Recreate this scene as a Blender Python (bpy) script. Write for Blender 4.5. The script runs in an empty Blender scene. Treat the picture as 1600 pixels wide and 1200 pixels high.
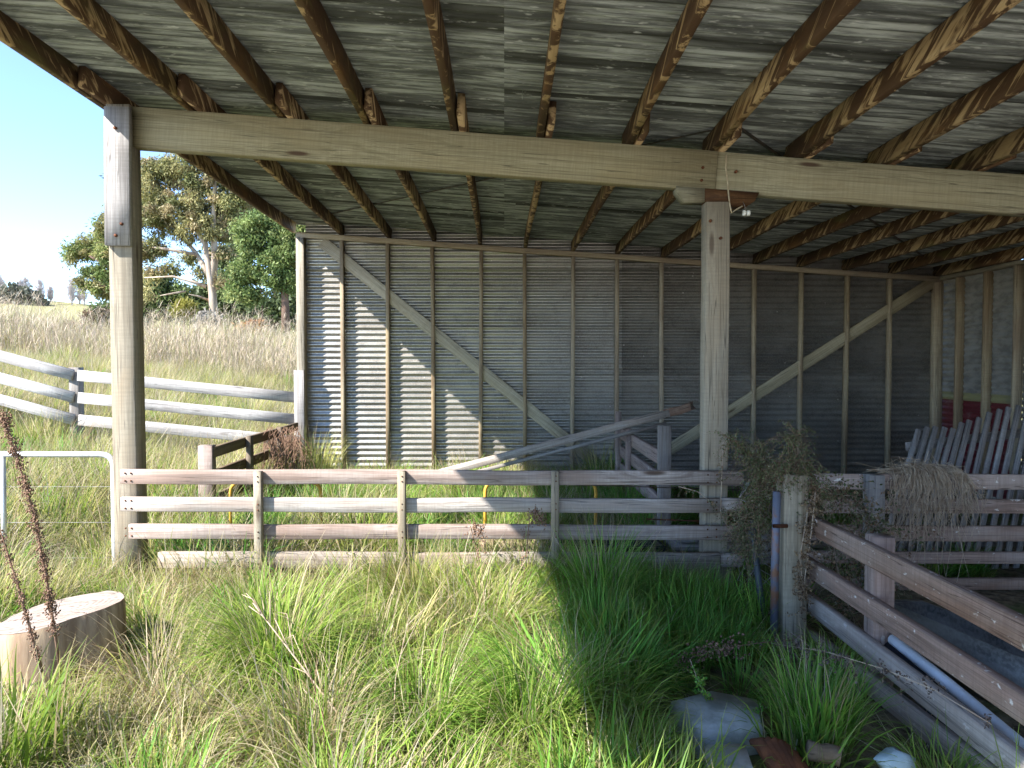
import bpy, math, random
import numpy as np
from mathutils import Vector, Matrix, Euler, Quaternion

random.seed(7)
rng = np.random.default_rng(11)
scene = bpy.context.scene
COL = scene.collection
R = math.radians

# ------------------------------------------------------------------ camera
F = 1100.0
CAMZ = 1.6
cam_d = bpy.data.cameras.new("camera")
cam = bpy.data.objects.new("camera", cam_d)
COL.objects.link(cam)
cam_d.sensor_fit = 'HORIZONTAL'
cam_d.sensor_width = 36.0
cam_d.lens = 36.0 * F / 1600.0
cam_d.clip_start = 0.05
cam_d.clip_end = 3000
cam.location = (0, 0, CAMZ)
cam.rotation_euler = (R(90) - math.atan(30 / F), 0, -math.atan(12 / F))
scene.camera = cam
CAMROT = cam.rotation_euler.to_matrix()

# ------------------------------------------------------------------ light
SUN_TRAVEL = Vector((1.62, 1.0, -1.66)).normalized()
to_sun = -SUN_TRAVEL
w = bpy.data.worlds.new("World")
scene.world = w
w.use_nodes = True
wn = w.node_tree
for n in list(wn.nodes):
    wn.nodes.remove(n)
wo = wn.nodes.new('ShaderNodeOutputWorld')
wb = wn.nodes.new('ShaderNodeBackground')
ws = wn.nodes.new('ShaderNodeTexSky')
ws.sky_type = 'NISHITA'
ws.sun_disc = False
ws.sun_elevation = math.asin(to_sun.z)
ws.sun_rotation = math.atan2(to_sun.x, to_sun.y) % (2 * math.pi)
ws.air_density = 0.65
ws.dust_density = 0.0
ws.ozone_density = 2.5
wb.inputs[1].default_value = 0.098
wn.links.new(ws.outputs[0], wb.inputs[0])
wn.links.new(wb.outputs[0], wo.inputs[0])
sun_d = bpy.data.lights.new("sun", 'SUN')
sun = bpy.data.objects.new("sun", sun_d)
COL.objects.link(sun)
sun_d.energy = 3.05
sun_d.angle = R(0.53)
sun_d.color = (1.0, 0.955, 0.88)
sun.location = (-14, -10, 20)
sun.rotation_euler = SUN_TRAVEL.to_track_quat('-Z', 'Y').to_euler()

scene.view_settings.view_transform = 'Standard'
scene.view_settings.look = 'None'
scene.view_settings.gamma = 1.0
scene.view_settings.use_curve_mapping = False
scene.view_settings.exposure = 2.45
scene.render.engine = 'CYCLES'
cy = scene.cycles
cy.max_bounces = 9
cy.diffuse_bounces = 6
cy.glossy_bounces = 3
cy.transmission_bounces = 4
cy.transparent_max_bounces = 8
cy.use_denoising = True
cy.caustics_reflective = False
cy.caustics_refractive = False
cy.sample_clamp_indirect = 6.0


# ------------------------------------------------------------------ helpers
def at(px, py, Y):
    """world point that stands at depth Y on the sight line of a photo pixel"""
    d = CAMROT @ Vector(((px - 800) / F, (600 - py) / F, -1.0))
    t = Y / d.y
    return Vector((0, 0, CAMZ)) + d * t


WM = {}


def place(o, M, parent=None):
    WM[o] = M
    if parent is not None:
        o.parent = parent
        o.matrix_parent_inverse = WM[parent].inverted()
    o.matrix_basis = M
    return o


def empty(name, loc, parent=None):
    o = bpy.data.objects.new(name, None)
    o.empty_display_size = 0.2
    COL.objects.link(o)
    return place(o, Matrix.Translation(Vector(loc)), parent)


def tag(o, label=None, cat=None, group=None, kind=None):
    if label:
        o['label'] = label
    if cat:
        o['category'] = cat
    if group:
        o['group'] = group
    if kind:
        o['kind'] = kind
    return o


def thing(name, loc, label, cat, group=None):
    return tag(empty(name, loc), label, cat, group)


def mesh_np(name, V, faces_flat, sizes, smooth=False, colors=None):
    me = bpy.data.meshes.new(name)
    V = np.asarray(V, dtype=np.float32)
    faces_flat = np.asarray(faces_flat, dtype=np.int32)
    sizes = np.asarray(sizes, dtype=np.int32)
    me.vertices.add(len(V))
    me.vertices.foreach_set('co', V.ravel())
    me.loops.add(len(faces_flat))
    me.loops.foreach_set('vertex_index', faces_flat)
    me.polygons.add(len(sizes))
    starts = np.concatenate(([0], np.cumsum(sizes)[:-1])).astype(np.int32)
    me.polygons.foreach_set('loop_start', starts)
    me.polygons.foreach_set('loop_total', sizes)
    if smooth:
        me.polygons.foreach_set('use_smooth', np.ones(len(sizes), dtype=bool))
    if colors is not None:
        a = me.color_attributes.new('Col', 'FLOAT_COLOR', 'POINT')
        c4 = np.ones((len(V), 4), dtype=np.float32)
        c4[:, :3] = colors
        a.data.foreach_set('color', c4.ravel())
    me.update(calc_edges=True)
    me.validate()
    return me


class MB:
    """collects vertices and faces of ONE mesh"""

    def __init__(s):
        s.v, s.f, s.c = [], [], []

    def add(s, vs, fs, col=None):
        b = len(s.v)
        s.v += [tuple(v) for v in vs]
        s.f += [tuple(i + b for i in f) for f in fs]
        s.c += [col or (1, 1, 1)] * len(vs)

    def tube(s, pts, rads, sides=6, cap=True, col=None):
        pts = [Vector(p) for p in pts]
        n = len(pts)
        if not hasattr(rads, '__len__'):
            rads = [rads] * n
        vs, fs = [], []
        prev = None
        for i, p in enumerate(pts):
            d = (pts[min(i + 1, n - 1)] - pts[max(i - 1, 0)])
            if d.length < 1e-9:
                d = Vector((0, 0, 1))
            d.normalize()
            if prev is None:
                a = d.orthogonal().normalized()
            else:
                a = (prev - d * prev.dot(d))
                a = a.normalized() if a.length > 1e-6 else d.orthogonal().normalized()
            prev = a
            b = d.cross(a)
            for k in range(sides):
                t = 2 * math.pi * k / sides
                vs.append(p + (a * math.cos(t) + b * math.sin(t)) * rads[i])
        for i in range(n - 1):
            for k in range(sides):
                k2 = (k + 1) % sides
                fs.append((i * sides + k, i * sides + k2, (i + 1) * sides + k2, (i + 1) * sides + k))
        if cap:
            fs.append(tuple(range(sides))[::-1])
            fs.append(tuple((n - 1) * sides + k for k in range(sides)))
        s.add(vs, fs, col)

    def box(s, lo, hi, col=None):
        x0, y0, z0 = lo
        x1, y1, z1 = hi
        s.add([(x0, y0, z0), (x1, y0, z0), (x1, y1, z0), (x0, y1, z0), (x0, y0, z1), (x1, y0, z1), (x1, y1, z1), (x0, y1, z1)],
              [(0, 3, 2, 1), (4, 5, 6, 7), (0, 1, 5, 4), (1, 2, 6, 5), (2, 3, 7, 6), (3, 0, 4, 7)], col)

    def mesh(s, name, smooth=False, color=False):
        flat = [i for f in s.f for i in f]
        return mesh_np(name, s.v, flat, [len(f) for f in s.f], smooth, s.c if color else None)

    def build(s, name, mat, parent=None, smooth=False, color=False, origin=None):
        o0 = Vector(origin) if origin is not None else Vector((0, 0, 0))
        if origin is not None:
            s.v = [(v[0] - o0.x, v[1] - o0.y, v[2] - o0.z) for v in s.v]
        me = s.mesh(name, smooth, color)
        me.materials.append(mat)
        o = bpy.data.objects.new(name, me)
        COL.objects.link(o)
        return place(o, Matrix.Translation(o0), parent)


def frame_of(p0, p1, up=(0, 0, 1)):
    p0, p1 = Vector(p0), Vector(p1)
    x = (p1 - p0)
    L = x.length
    x.normalize()
    up = Vector(up)
    y = up.cross(x).normalized()
    z = x.cross(y)
    M = Matrix((x, y, z)).transposed().to_4x4()
    M.translation = (p0 + p1) / 2
    return M, L


def board(name, p0, p1, h, t, mat, parent=None, up=(0, 0, 1), segs=3, ch=0.004, wob=0.003, ragged=(0, 0)):
    """a sawn timber from p0 to p1 (centre line), h along up, t across; chamfered, a little bowed"""
    M, L = frame_of(p0, p1, up)
    vs, fs = [], []
    hy, hz = t / 2, h / 2
    ch = min(ch, hy * .4, hz * .4)
    prof = [(-hy + ch, -hz), (hy - ch, -hz), (hy, -hz + ch), (hy, hz - ch), (hy - ch, hz), (-hy + ch, hz), (-hy, hz - ch), (-hy, -hz + ch)]
    for i in range(segs + 1):
        u = -L / 2 + L * i / segs
        inner = 0 < i < segs
        dy = random.uniform(-wob, wob) * (1 if inner else .3)
        dz = random.uniform(-wob, wob) * (1 if inner else .3)
        for (y, z) in prof:
            du = 0
            if i == 0 and ragged[0]:
                du = random.uniform(0, ragged[0])
            if i == segs and ragged[1]:
                du = -random.uniform(0, ragged[1])
            vs.append((u + du, y + dy, z + dz))
    for i in range(segs):
        for k in range(8):
            k2 = (k + 1) % 8
            fs.append((i * 8 + k, (i + 1) * 8 + k, (i + 1) * 8 + k2, i * 8 + k2))
    fs.append(tuple(range(8)))
    fs.append(tuple(segs * 8 + k for k in range(8))[::-1])
    flat = [i for f in fs for i in f]
    me = mesh_np(name, vs, flat, [len(f) for f in fs])
    me.materials.append(mat)
    o = bpy.data.objects.new(name, me)
    COL.objects.link(o)
    return place(o, M, parent)


# ------------------------------------------------------------------ materials
class NT:
    def __init__(s, name):
        s.m = bpy.data.materials.new(name)
        s.m.use_nodes = True
        s.t = s.m.node_tree
        for n in list(s.t.nodes):
            s.t.nodes.remove(n)
        s.out = s.t.nodes.new('ShaderNodeOutputMaterial')

    def n(s, typ, **props):
        nd = s.t.nodes.new(typ)
        for k, v in props.items():
            setattr(nd, k, v)
        return nd

    def l(s, a, b):
        s.t.links.new(a, b)

    def val(s, sock, v):
        if isinstance(v, bpy.types.NodeSocket):
            s.l(v, sock)
        elif v is not None:
            if hasattr(sock.default_value, '__len__') and not hasattr(v, '__len__'):
                v = [v] * len(sock.default_value)
            if hasattr(v, '__len__') and len(v) == 3 and len(sock.default_value) == 4:
                v = (*v, 1)
            sock.default_value = v

    def math(s, op, a, b=None, clamp=False):
        nd = s.n('ShaderNodeMath', operation=op)
        nd.use_clamp = clamp
        s.val(nd.inputs[0], a)
        if b is not None:
            s.val(nd.inputs[1], b)
        return nd.outputs[0]

    def vmul(s, a, b):
        nd = s.n('ShaderNodeVectorMath', operation='MULTIPLY')
        s.val(nd.inputs[0], a)
        s.val(nd.inputs[1], b)
        return nd.outputs[0]

    def vadd(s, a, b):
        nd = s.n('ShaderNodeVectorMath', operation='ADD')
        s.val(nd.inputs[0], a)
        s.val(nd.inputs[1], b)
        return nd.outputs[0]

    def mix(s, fac, a, b, blend='MIX'):
        nd = s.n('ShaderNodeMix', data_type='RGBA', blend_type=blend)
        s.val(nd.inputs[0], fac)
        s.val(nd.inputs[6], a)
        s.val(nd.inputs[7], b)
        return nd.outputs[2]

    def noise(s, vec, scale=1, detail=4, rough=.55, dist=0):
        nd = s.n('ShaderNodeTexNoise')
        s.val(nd.inputs['Vector'], vec)
        nd.inputs['Scale'].default_value = scale
        nd.inputs['Detail'].default_value = detail
        nd.inputs['Roughness'].default_value = rough
        nd.inputs['Distortion'].default_value = dist
        return nd.outputs['Fac']

    def voro(s, vec, scale=1):
        nd = s.n('ShaderNodeTexVoronoi')
        s.val(nd.inputs['Vector'], vec)
        nd.inputs['Scale'].default_value = scale
        return nd.outputs['Distance']

    def ramp(s, fac, a, b, va=0.0, vb=1.0):
        nd = s.n('ShaderNodeMapRange')
        nd.interpolation_type = 'SMOOTHSTEP'
        s.val(nd.inputs[0], fac)
        nd.inputs[1].default_value = a
        nd.inputs[2].default_value = b
        nd.inputs[3].default_value = va
        nd.inputs[4].default_value = vb
        return nd.outputs[0]

    def coords(s, shuffle=41.0):
        tc = s.n('ShaderNodeTexCoord')
        oi = s.n('ShaderNodeObjectInfo')
        c = s.n('ShaderNodeCombineXYZ')
        s.l(s.math('MULTIPLY', oi.outputs['Random'], shuffle), c.inputs[0])
        s.l(s.math('MULTIPLY', oi.outputs['Random'], shuffle * 1.7), c.inputs[1])
        s.l(s.math('MULTIPLY', oi.outputs['Random'], shuffle * 2.3), c.inputs[2])
        s.obj = tc.outputs['Object']
        s.rand = oi.outputs['Random']
        return s.vadd(tc.outputs['Object'], c.outputs[0])

    def finish(s, color, rough=.8, metal=0.0, bump=None, bstr=.3, bdist=.01, spec=.3, trans=None):
        p = s.n('ShaderNodeBsdfPrincipled')
        s.val(p.inputs['Base Color'], color)
        s.val(p.inputs['Roughness'], rough)
        s.val(p.inputs['Metallic'], metal)
        p.inputs['Specular IOR Level'].default_value = spec
        if bump is not None:
            b = s.n('ShaderNodeBump')
            b.inputs['Strength'].default_value = bstr
            b.inputs['Distance'].default_value = bdist
            s.l(bump, b.inputs['Height'])
            s.l(b.outputs[0], p.inputs['Normal'])
        res = p.outputs[0]
        if trans:
            t = s.n('ShaderNodeBsdfTranslucent')
            s.val(t.inputs[0], color)
            mx = s.n('ShaderNodeMixShader')
            mx.inputs[0].default_value = trans
            s.l(res, mx.inputs[1])
            s.l(t.outputs[0], mx.inputs[2])
            res = mx.outputs[0]
        s.l(res, s.out.inputs[0])
        return s.m


def wood(name, light, dark, patch=None, patch_amt=.5, knot=(.07, .04, .025), knots=.8, spots=None, rough=.82, gr=24, fleck=0.0, vary=.12):
    g = NT(name)
    v = g.coords()
    kd = g.voro(g.vmul(v, (1.15, 5.5, 5.5)))
    kmask = g.ramp(kd, .05, .13, 1, 0)
    kdd = g.math('MULTIPLY', g.ramp(kd, .0, .5, 1, 0), 1.6)
    vg = g.vadd(g.vmul(v, (1.1, gr, gr)), kdd)
    gr1 = g.noise(vg, 1, 8, .72, .5)
    fine = g.noise(g.vmul(v, (1.6, 110, 110)), 1, 4, .65, .3)
    col = g.mix(g.ramp(gr1, .33, .66), dark, light)
    if patch:
        pt = g.noise(g.vmul(v, (.9, 3.2, 3.2)), 1, 3, .6, .5)
        col = g.mix(g.math('MULTIPLY', g.ramp(pt, .42, .66), patch_amt), col, patch)
    col = g.mix(g.math('MULTIPLY', g.ramp(fine, .54, .68), .55), col, tuple(c * .4 for c in dark))
    sp = g.noise(g.vmul(v, (.55, 38, 38)), 1, 2, .5, .25)
    spl = g.ramp(g.math('ABSOLUTE', g.math('SUBTRACT', sp, .56)), .004, .014, 1, 0)
    col = g.mix(g.math('MULTIPLY', spl, .7), col, tuple(c * .22 for c in dark))
    saw = g.noise(g.vmul(v, (70, 5, 5)), 1, 2, .5)
    col = g.mix(g.ramp(saw, .35, .7, 0, .28), col, tuple(c * .8 for c in dark))
    if knots:
        col = g.mix(g.math('MULTIPLY', kmask, knots), col, knot)
    if fleck:
        fl = g.noise(g.vmul(v, (16, 26, 26)), 1, 4, .6)
        col = g.mix(g.math('MULTIPLY', g.ramp(fl, .62, .70), fleck), col, (.62, .55, .48))
    # piece-to-piece variation
    hsv = g.n('ShaderNodeHueSaturation')
    g.l(g.math('ADD', g.math('MULTIPLY', g.rand, vary * 2), 1 - vary), hsv.inputs['Value'])
    g.l(g.math('ADD', g.math('MULTIPLY', g.rand, -.3), 1.12), hsv.inputs['Saturation'])
    g.l(col, hsv.inputs['Color'])
    h = g.math('ADD', gr1, g.math('MULTIPLY', fine, .6))
    return g.finish(hsv.outputs[0], rough, bump=h, bstr=.45, bdist=.004)


def purlin_wood(name):
    g = NT(name)
    v = g.coords()
    sep = g.n('ShaderNodeSeparateXYZ')
    g.l(v, sep.inputs[0])
    gr1 = g.noise(g.vmul(v, (1.6, 60, 60)), 1, 6, .7, .3)
    col = g.mix(g.ramp(gr1, .3, .7), (.38, .255, .13), (.47, .335, .185))
    # slanted run-off stains
    c = g.n('ShaderNodeCombineXYZ')
    g.l(g.math('ADD', g.math('MULTIPLY', sep.outputs[0], 10.0), g.math('MULTIPLY', sep.outputs[2], 13.0)), c.inputs[0])
    g.l(g.math('MULTIPLY', sep.outputs[2], 4.0), c.inputs[1])
    g.l(g.math('MULTIPLY', sep.outputs[1], 14.0), c.inputs[2])
    st = g.noise(c.outputs[0], 1, 4, .6, .8)
    area = g.noise(g.vmul(v, (.8, .5, .5)), 1, 2, .5)
    thr = g.math('ADD', st, g.math('MULTIPLY', area, .45))
    m = g.ramp(thr, .62, .74)
    col = g.mix(g.math('MULTIPLY', m, .93), col, (.050, .021, .009))
    m2 = g.ramp(g.noise(g.vmul(v, (2.2, 5, 5)), 1, 4, .6), .5, .72)
    col = g.mix(g.math('MULTIPLY', m2, .55), col, (.19, .092, .03))
    moss = g.ramp(g.noise(g.vmul(v, (1.3, 3, 6)), 1, 3, .6), .56, .72)
    col = g.mix(g.math('MULTIPLY', moss, .35), col, (.17, .17, .05))
    return g.finish(col, .78, bump=gr1, bstr=.4, bdist=.004)


def galv(name, light, dark, streak=(1, 1, 1), metal=.45, rough=.5, stain=(.10, .095, .08), stain_amt=.5, speck=.0):
    g = NT(name)
    v = g.coords()
    a = g.noise(g.vmul(v, streak), 1, 6, .65)
    b = g.noise(g.vmul(v, (7, 7, 7)), 1, 5, .6)
    col = g.mix(g.ramp(a, .34, .66), dark, light)
    col = g.mix(g.math('MULTIPLY', g.ramp(b, .5, .75), stain_amt), col, stain)
    sp = g.noise(g.vmul(v, (60, 60, 60)), 1, 2, .5)
    col = g.mix(g.ramp(sp, .4, .62, 0, .3), col, tuple(min(1, c * 1.35) for c in light))
    hs = g.n('ShaderNodeHueSaturation')
    g.l(g.math('ADD', g.math('MULTIPLY', g.rand, .22), .88), hs.inputs['Value'])
    g.l(col, hs.inputs['Color'])
    col = hs.outputs[0]
    if speck:
        vv = g.voro(g.vmul(v, (5, 5, 5)))
        col = g.mix(g.math('MULTIPLY', g.ramp(vv, .03, .06, 1, 0), speck), col, (.75, .72, .68))
    r = g.math('ADD', g.math('MULTIPLY', b, .25), rough - .1)
    return g.finish(col, r, metal, bump=b, bstr=.12, bdist=.003, spec=.5)


def roof_metal():
    g = NT('mouldy roof steel')
    v = g.coords()
    a = g.noise(g.vmul(v, (1.5, 42, 8)), 1, 7, .72, .2)
    b = g.noise(g.vmul(v, (.9, 8, 4)), 1, 7, .7, .5)
    c = g.noise(g.vmul(v, (.16, 5.5, 1)), 1, 2, .4)
    d = g.noise(g.vmul(v, (9, 60, 20)), 1, 3, .6)
    col = g.mix(g.ramp(a, .38, .62), (.10, .108, .106), (.42, .45, .435))
    col = g.mix(g.math('MULTIPLY', g.ramp(b, .46, .62), .8), col, (.062, .066, .066))
    col = g.mix(g.math('MULTIPLY', g.ramp(c, .58, .65), .85), col, (.028, .029, .025))
    col = g.mix(g.math('MULTIPLY', g.ramp(d, .60, .72), .55), col, (.66, .68, .66))
    return g.finish(col, .6, .1, bump=a, bstr=.15, bdist=.003, spec=.4)


def flat(name, c1, c2, scale=8, rough=.7, metal=0, bstr=.3, stretch=(1, 1, 1), spec=.3, lo=.35, hi=.65):
    g = NT(name)
    v = g.coords()
    a = g.noise(g.vmul(v, tuple(scale * s for s in stretch)), 1, 5, .62)
    col = g.mix(g.ramp(a, lo, hi), c1, c2)
    return g.finish(col, rough, metal, bump=a, bstr=bstr, bdist=.006, spec=spec)


def leafy(name, trans=.35, rough=.55, hue=.03, val=.35, spec=.25):
    g = NT(name)
    at_ = g.n('ShaderNodeVertexColor')
    at_.layer_name = 'Col'
    oi = g.n('ShaderNodeObjectInfo')
    geo = g.n('ShaderNodeNewGeometry')
    hsv = g.n('ShaderNodeHueSaturation')
    g.l(g.math('ADD', g.math('MULTIPLY', oi.outputs['Random'], hue), .5 - hue / 2), hsv.inputs['Hue'])
    r2 = g.math('FRACT', g.math('MULTIPLY', oi.outputs['Random'], 17.3))
    g.l(g.math('ADD', g.math('MULTIPLY', r2, val), 1 - val * .5), hsv.inputs['Value'])
    g.l(at_.outputs[0], hsv.inputs['Color'])
    return g.finish(hsv.outputs[0], rough, spec=spec, trans=trans)


M = {}
M['rail'] = wood('weathered rail wood', (.48, .415, .375), (.24, .185, .16), (.24, .16, .125), .75, knots=.9, gr=42)
M['rail_b'] = wood('greyer weathered rail wood', (.46, .415, .37), (.25, .21, .18), (.29, .20, .15), .6, knots=.9, gr=42)
M['rail_brown'] = wood('brown rail wood', (.32, .195, .14), (.17, .10, .07), (.38, .29, .24), .6, knots=.4, fleck=1.0, gr=30, vary=.2)
M['rail_grey'] = wood('grey rail wood', (.46, .39, .335), (.26, .21, .175), (.24, .17, .13), .5, fleck=.4, gr=40)
M['white_rail'] = wood('white limed rail', (.54, .525, .51), (.30, .28, .27), (.33, .30, .285), .65, knots=.6, vary=.05, gr=36)
M['post'] = wood('pale post timber', (.37, .325, .25), (.235, .20, .15), (.30, .22, .135), .45, knots=.7, gr=52, vary=.04)
M['plank'] = wood('silver grey plank', (.42, .40, .39), (.235, .215, .205), (.30, .27, .25), .5, knots=.9, gr=38)
M['beam'] = wood('olive treated beam', (.36, .32, .215), (.235, .205, .13), (.28, .225, .13), .5, knots=.95, gr=44, vary=.05)
M['stud'] = wood('stud timber', (.40, .32, .21), (.27, .20, .125), (.20, .12, .07), .5, knots=.5)
M['brace'] = wood('wall brace timber', (.46, .40, .29), (.32, .27, .18), (.34, .25, .16), .4)
M['corbel'] = wood('stained corbel', (.16, .085, .04), (.07, .032, .015), (.045, .02, .01), .9, knots=.2)
M['corbel_pale'] = wood('pale corbel', (.26, .23, .15), (.19, .165, .105), None, 0, knots=0, gr=44, vary=.03)
M['purlin'] = purlin_wood('stained purlin')
M['old_grey'] = wood('old grey timber', (.33, .31, .29), (.19, .17, .155), (.15, .11, .09), .5)
M['picket'] = wood('old dark picket', (.40, .37, .35), (.22, .20, .185), (.24, .18, .155), .5, fleck=.3)
M['pen'] = wood('dark pen timber', (.20, .145, .10), (.11, .075, .05), (.16, .13, .08), .5)
M['hurdle'] = wood('reddish hurdle timber', (.30, .215, .18), (.18, .12, .10), (.34, .29, .26), .5, fleck=.4)
M['rotten'] = wood('rotten red timber', (.21, .11, .07), (.11, .055, .035), (.34, .27, .21), .5)
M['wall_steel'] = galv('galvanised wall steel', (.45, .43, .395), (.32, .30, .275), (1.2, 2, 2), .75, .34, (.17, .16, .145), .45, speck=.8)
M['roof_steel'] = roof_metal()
M['shade_steel'] = galv('wall steel darkened for shade', (.33, .31, .28), (.21, .195, .175), (1.2, 2, 2), .75, .36, (.13, .12, .11), .5, speck=.8)  # darker copy of the wall steel, shade of the right side in its colour
M['pipe_steel'] = galv('galvanised pipe', (.66, .67, .68), (.5, .5, .5), (3, 3, 3), .4, .4, (.4, .36, .3), .3)
M['rust_pipe'] = flat('rusted blue pipe', (.12, .13, .17), (.20, .10, .06), 9, .55, .3, lo=.45, hi=.62)
M['strap'] = flat('dark brace strap', (.06, .06, .055), (.12, .09, .07), 9, .6, .4)
M['yellow'] = flat('yellow painted steel', (.60, .34, .05), (.30, .14, .05), 14, .5, .0, lo=.5, hi=.72)
M['rust'] = flat('rust', (.17, .06, .025), (.07, .028, .015), 12, .85, .1, bstr=.6)
M['black'] = flat('black plastic', (.018, .02, .026), (.045, .047, .055), 6, .45, bstr=.1)
M['slate'] = flat('dark slate plastic', (.035, .045, .06), (.06, .07, .085), 6, .5, bstr=.1)
M['pvc'] = flat('white pipe plastic', (.66, .70, .74), (.52, .55, .58), 5, .4, bstr=.05)
M['concrete'] = flat('mossy concrete', (.42, .43, .41), (.22, .23, .20), 7, .9, bstr=.5)
M['grey_plastic'] = galv('grey trough steel', (.22, .22, .215), (.07, .07, .07), (3, 3, 8), .3, .45, (.14, .12, .10), .5)
M['wire'] = flat('dull wire', (.34, .34, .34), (.18, .15, .13), 30, .6, .5)
M['cord'] = flat('pale cord', (.48, .40, .28), (.34, .27, .18), 30, .9)
M['ceramic'] = flat('white ceramic', (.78, .77, .72), (.68, .66, .6), 10, .3, bstr=.02)
M['foam'] = flat('bluish foam', (.40, .48, .50), (.26, .33, .34), 9, .8)
M['straw'] = flat('dry straw', (.52, .41, .30), (.34, .24, .16), 20, .85)
M['dock'] = flat('dry dock seed', (.27, .17, .115), (.16, .09, .06), 40, .9)
M['stem'] = flat('pale dry stem', (.45, .36, .27), (.30, .22, .16), 20, .85)
M['grass'] = leafy('grass blades', .45, .5)
M['leaf'] = leafy('tree leaves', .4, .5, .02, .2)
M['weed'] = leafy('dead weed stalks', .1, .8, .02, .35)
M['bark'] = flat('pale gum bark', (.52, .43, .35), (.27, .20, .155), 3, .85, stretch=(1, 1, .25), bstr=.6)
M['dark_bark'] = flat('dark bark', (.20, .125, .09), (.10, .065, .05), 4, .9, stretch=(1, 1, .3), bstr=.7)


def painted_steel():
    g = NT('old painted steel, red with a yellow band')
    v = g.coords()
    geo = g.n('ShaderNodeTexCoord')
    sep = g.n('ShaderNodeSeparateXYZ')
    g.l(g.obj, sep.inputs[0])
    wear = g.noise(g.vmul(v, (6, 6, 10)), 1, 5, .6)
    red = g.mix(g.ramp(wear, .5, .7), (.13, .022, .026), (.18, .09, .085))
    yel = g.mix(g.ramp(wear, .5, .7), (.27, .245, .12), (.20, .185, .11))
    steel = g.mix(g.ramp(wear, .4, .65), (.27, .25, .22), (.18, .165, .145))
    m1 = g.math('GREATER_THAN', sep.outputs[2], 1.15)
    m2 = g.math('GREATER_THAN', sep.outputs[2], 1.25)
    col = g.mix(m2, g.mix(m1, red, yel), steel)
    return g.finish(col, .5, .05, bump=wear, bstr=.1)


M['painted'] = painted_steel()


def stump_top():
    g = NT('sawn end grain')
    v = g.coords(0)
    sep = g.n('ShaderNodeSeparateXYZ')
    g.l(g.obj, sep.inputs[0])
    nz = g.noise(g.vmul(g.obj, (5, 5, 5)), 1, 4, .6)
    r = g.math('SQRT', g.math('ADD', g.math('POWER', sep.outputs[0], 2), g.math('POWER', sep.outputs[1], 2)))
    ring = g.math('SINE', g.math('ADD', g.math('MULTIPLY', r, 190), g.math('MULTIPLY', nz, 14)))
    saw = g.noise(g.vmul(g.obj, (4, 50, 4)), 1, 4, .6, .3)
    col = g.mix(g.ramp(ring, -1, 1), (.17, .13, .105), (.29, .235, .20))
    col = g.mix(g.ramp(saw, .4, .64), col, (.38, .33, .295))
    col = g.mix(g.math('MULTIPLY', g.ramp(nz, .5, .68), .8), col, (.27, .20, .165))
    ang = g.math('ARCTAN2', sep.outputs[1], sep.outputs[0])
    crk = g.math('ABSOLUTE', g.math('SINE', g.math('ADD', g.math('MULTIPLY', ang, 2.5), g.math('MULTIPLY', nz, 2.2))))
    col = g.mix(g.ramp(crk, .0, .05, .85, 0), col, (.07, .05, .04))
    return g.finish(col, .85, bump=g.math('ADD', saw, g.ramp(crk, 0, .06)), bstr=.5, bdist=.01)


M['stump_top'] = stump_top()
M['stump_side'] = flat('debarked stump side', (.44, .32, .215), (.22, .145, .095), 6, .85, stretch=(2.2, 2.2, .25), bstr=.6)


def ground_mat():
    g = NT('ground')
    tc = g.n('ShaderNodeTexCoord')
    v = tc.outputs['Object']
    a = g.noise(v, 1.3, 6, .65)
    b = g.noise(v, 14, 5, .7)
    c = g.noise(v, .05, 3, .5)
    soil = g.mix(g.ramp(b, .35, .65), (.075, .058, .038), (.24, .19, .12))
    soil = g.mix(g.ramp(a, .45, .65), soil, (.12, .15, .045))
    field = g.mix(g.ramp(b, .35, .65), (.20, .20, .085), (.32, .29, .15))
    field = g.mix(g.ramp(c, .4, .6, 0, .5), field, (.24, .23, .12))
    sep = g.n('ShaderNodeSeparateXYZ')
    g.l(v, sep.inputs[0])
    bounce_fill = g.mix(g.ramp(b, .35, .65), (.34, .31, .26), (.46, .43, .37))  # pale ground added out of view to bounce sun up into the shed
    soil = g.mix(g.ramp(g.math('ADD', sep.outputs[1], g.math('MULTIPLY', a, 1.5)), 1.6, 2.4), bounce_fill, soil)
    m = g.ramp(sep.outputs[1], 9, 16)
    col = g.mix(m, soil, field)
    return g.finish(col, .95, bump=b, bstr=.6, bdist=.03, spec=.1)


M['ground'] = ground_mat()


# ------------------------------------------------------------------ terrain
def sst(a, b, x):
    t = np.clip((x - a) / (b - a), 0, 1)
    return t * t * (3 - 2 * t)


def hgt(x, y):
    x = np.asarray(x, dtype=float)
    y = np.asarray(y, dtype=float)
    d = np.clip(-2.7 - x, 0, 14)
    lat = (0.10 * d + 0.012 * np.minimum(d, 4) ** 2) * sst(2.0, 9.0, y) * (1 - .25 * sst(5, 14, d))
    left = sst(-2.2, -3.4, x)
    back = 0.062 * np.clip(y - 9.0, 0, 9) + 0.05 * np.clip(y - 18, 0, 32) + 0.088 * np.clip(y - 50, 0, 210) - .02 * np.clip(y - 260, 0, 400)
    back = back * np.where(y > 9.6, np.maximum(left, sst(9.6, 16, y)), left)
    hill = 5.5 * np.exp(-(((x + 195) / 42) ** 2 + ((y - 262) / 50) ** 2))
    bump = .025 * np.sin(x * 2.1 + 1.3 * np.sin(y * 1.7)) * np.cos(y * 2.4 + .7 * x) + .05 * np.sin(x * .7) * np.sin(y * .55 + 1) * left
    fore = 0.03 * sst(4.0, 2.4, y) * sst(0.6, 2.0, x)
    return lat + back + hill + bump + fore


def grid_axis(parts):
    out = []
    for a, b, st in parts:
        n = max(1, round((b - a) / st))
        out += list(np.linspace(a, b, n, endpoint=False))
    out.append(parts[-1][1])
    return np.array(out)


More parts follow.
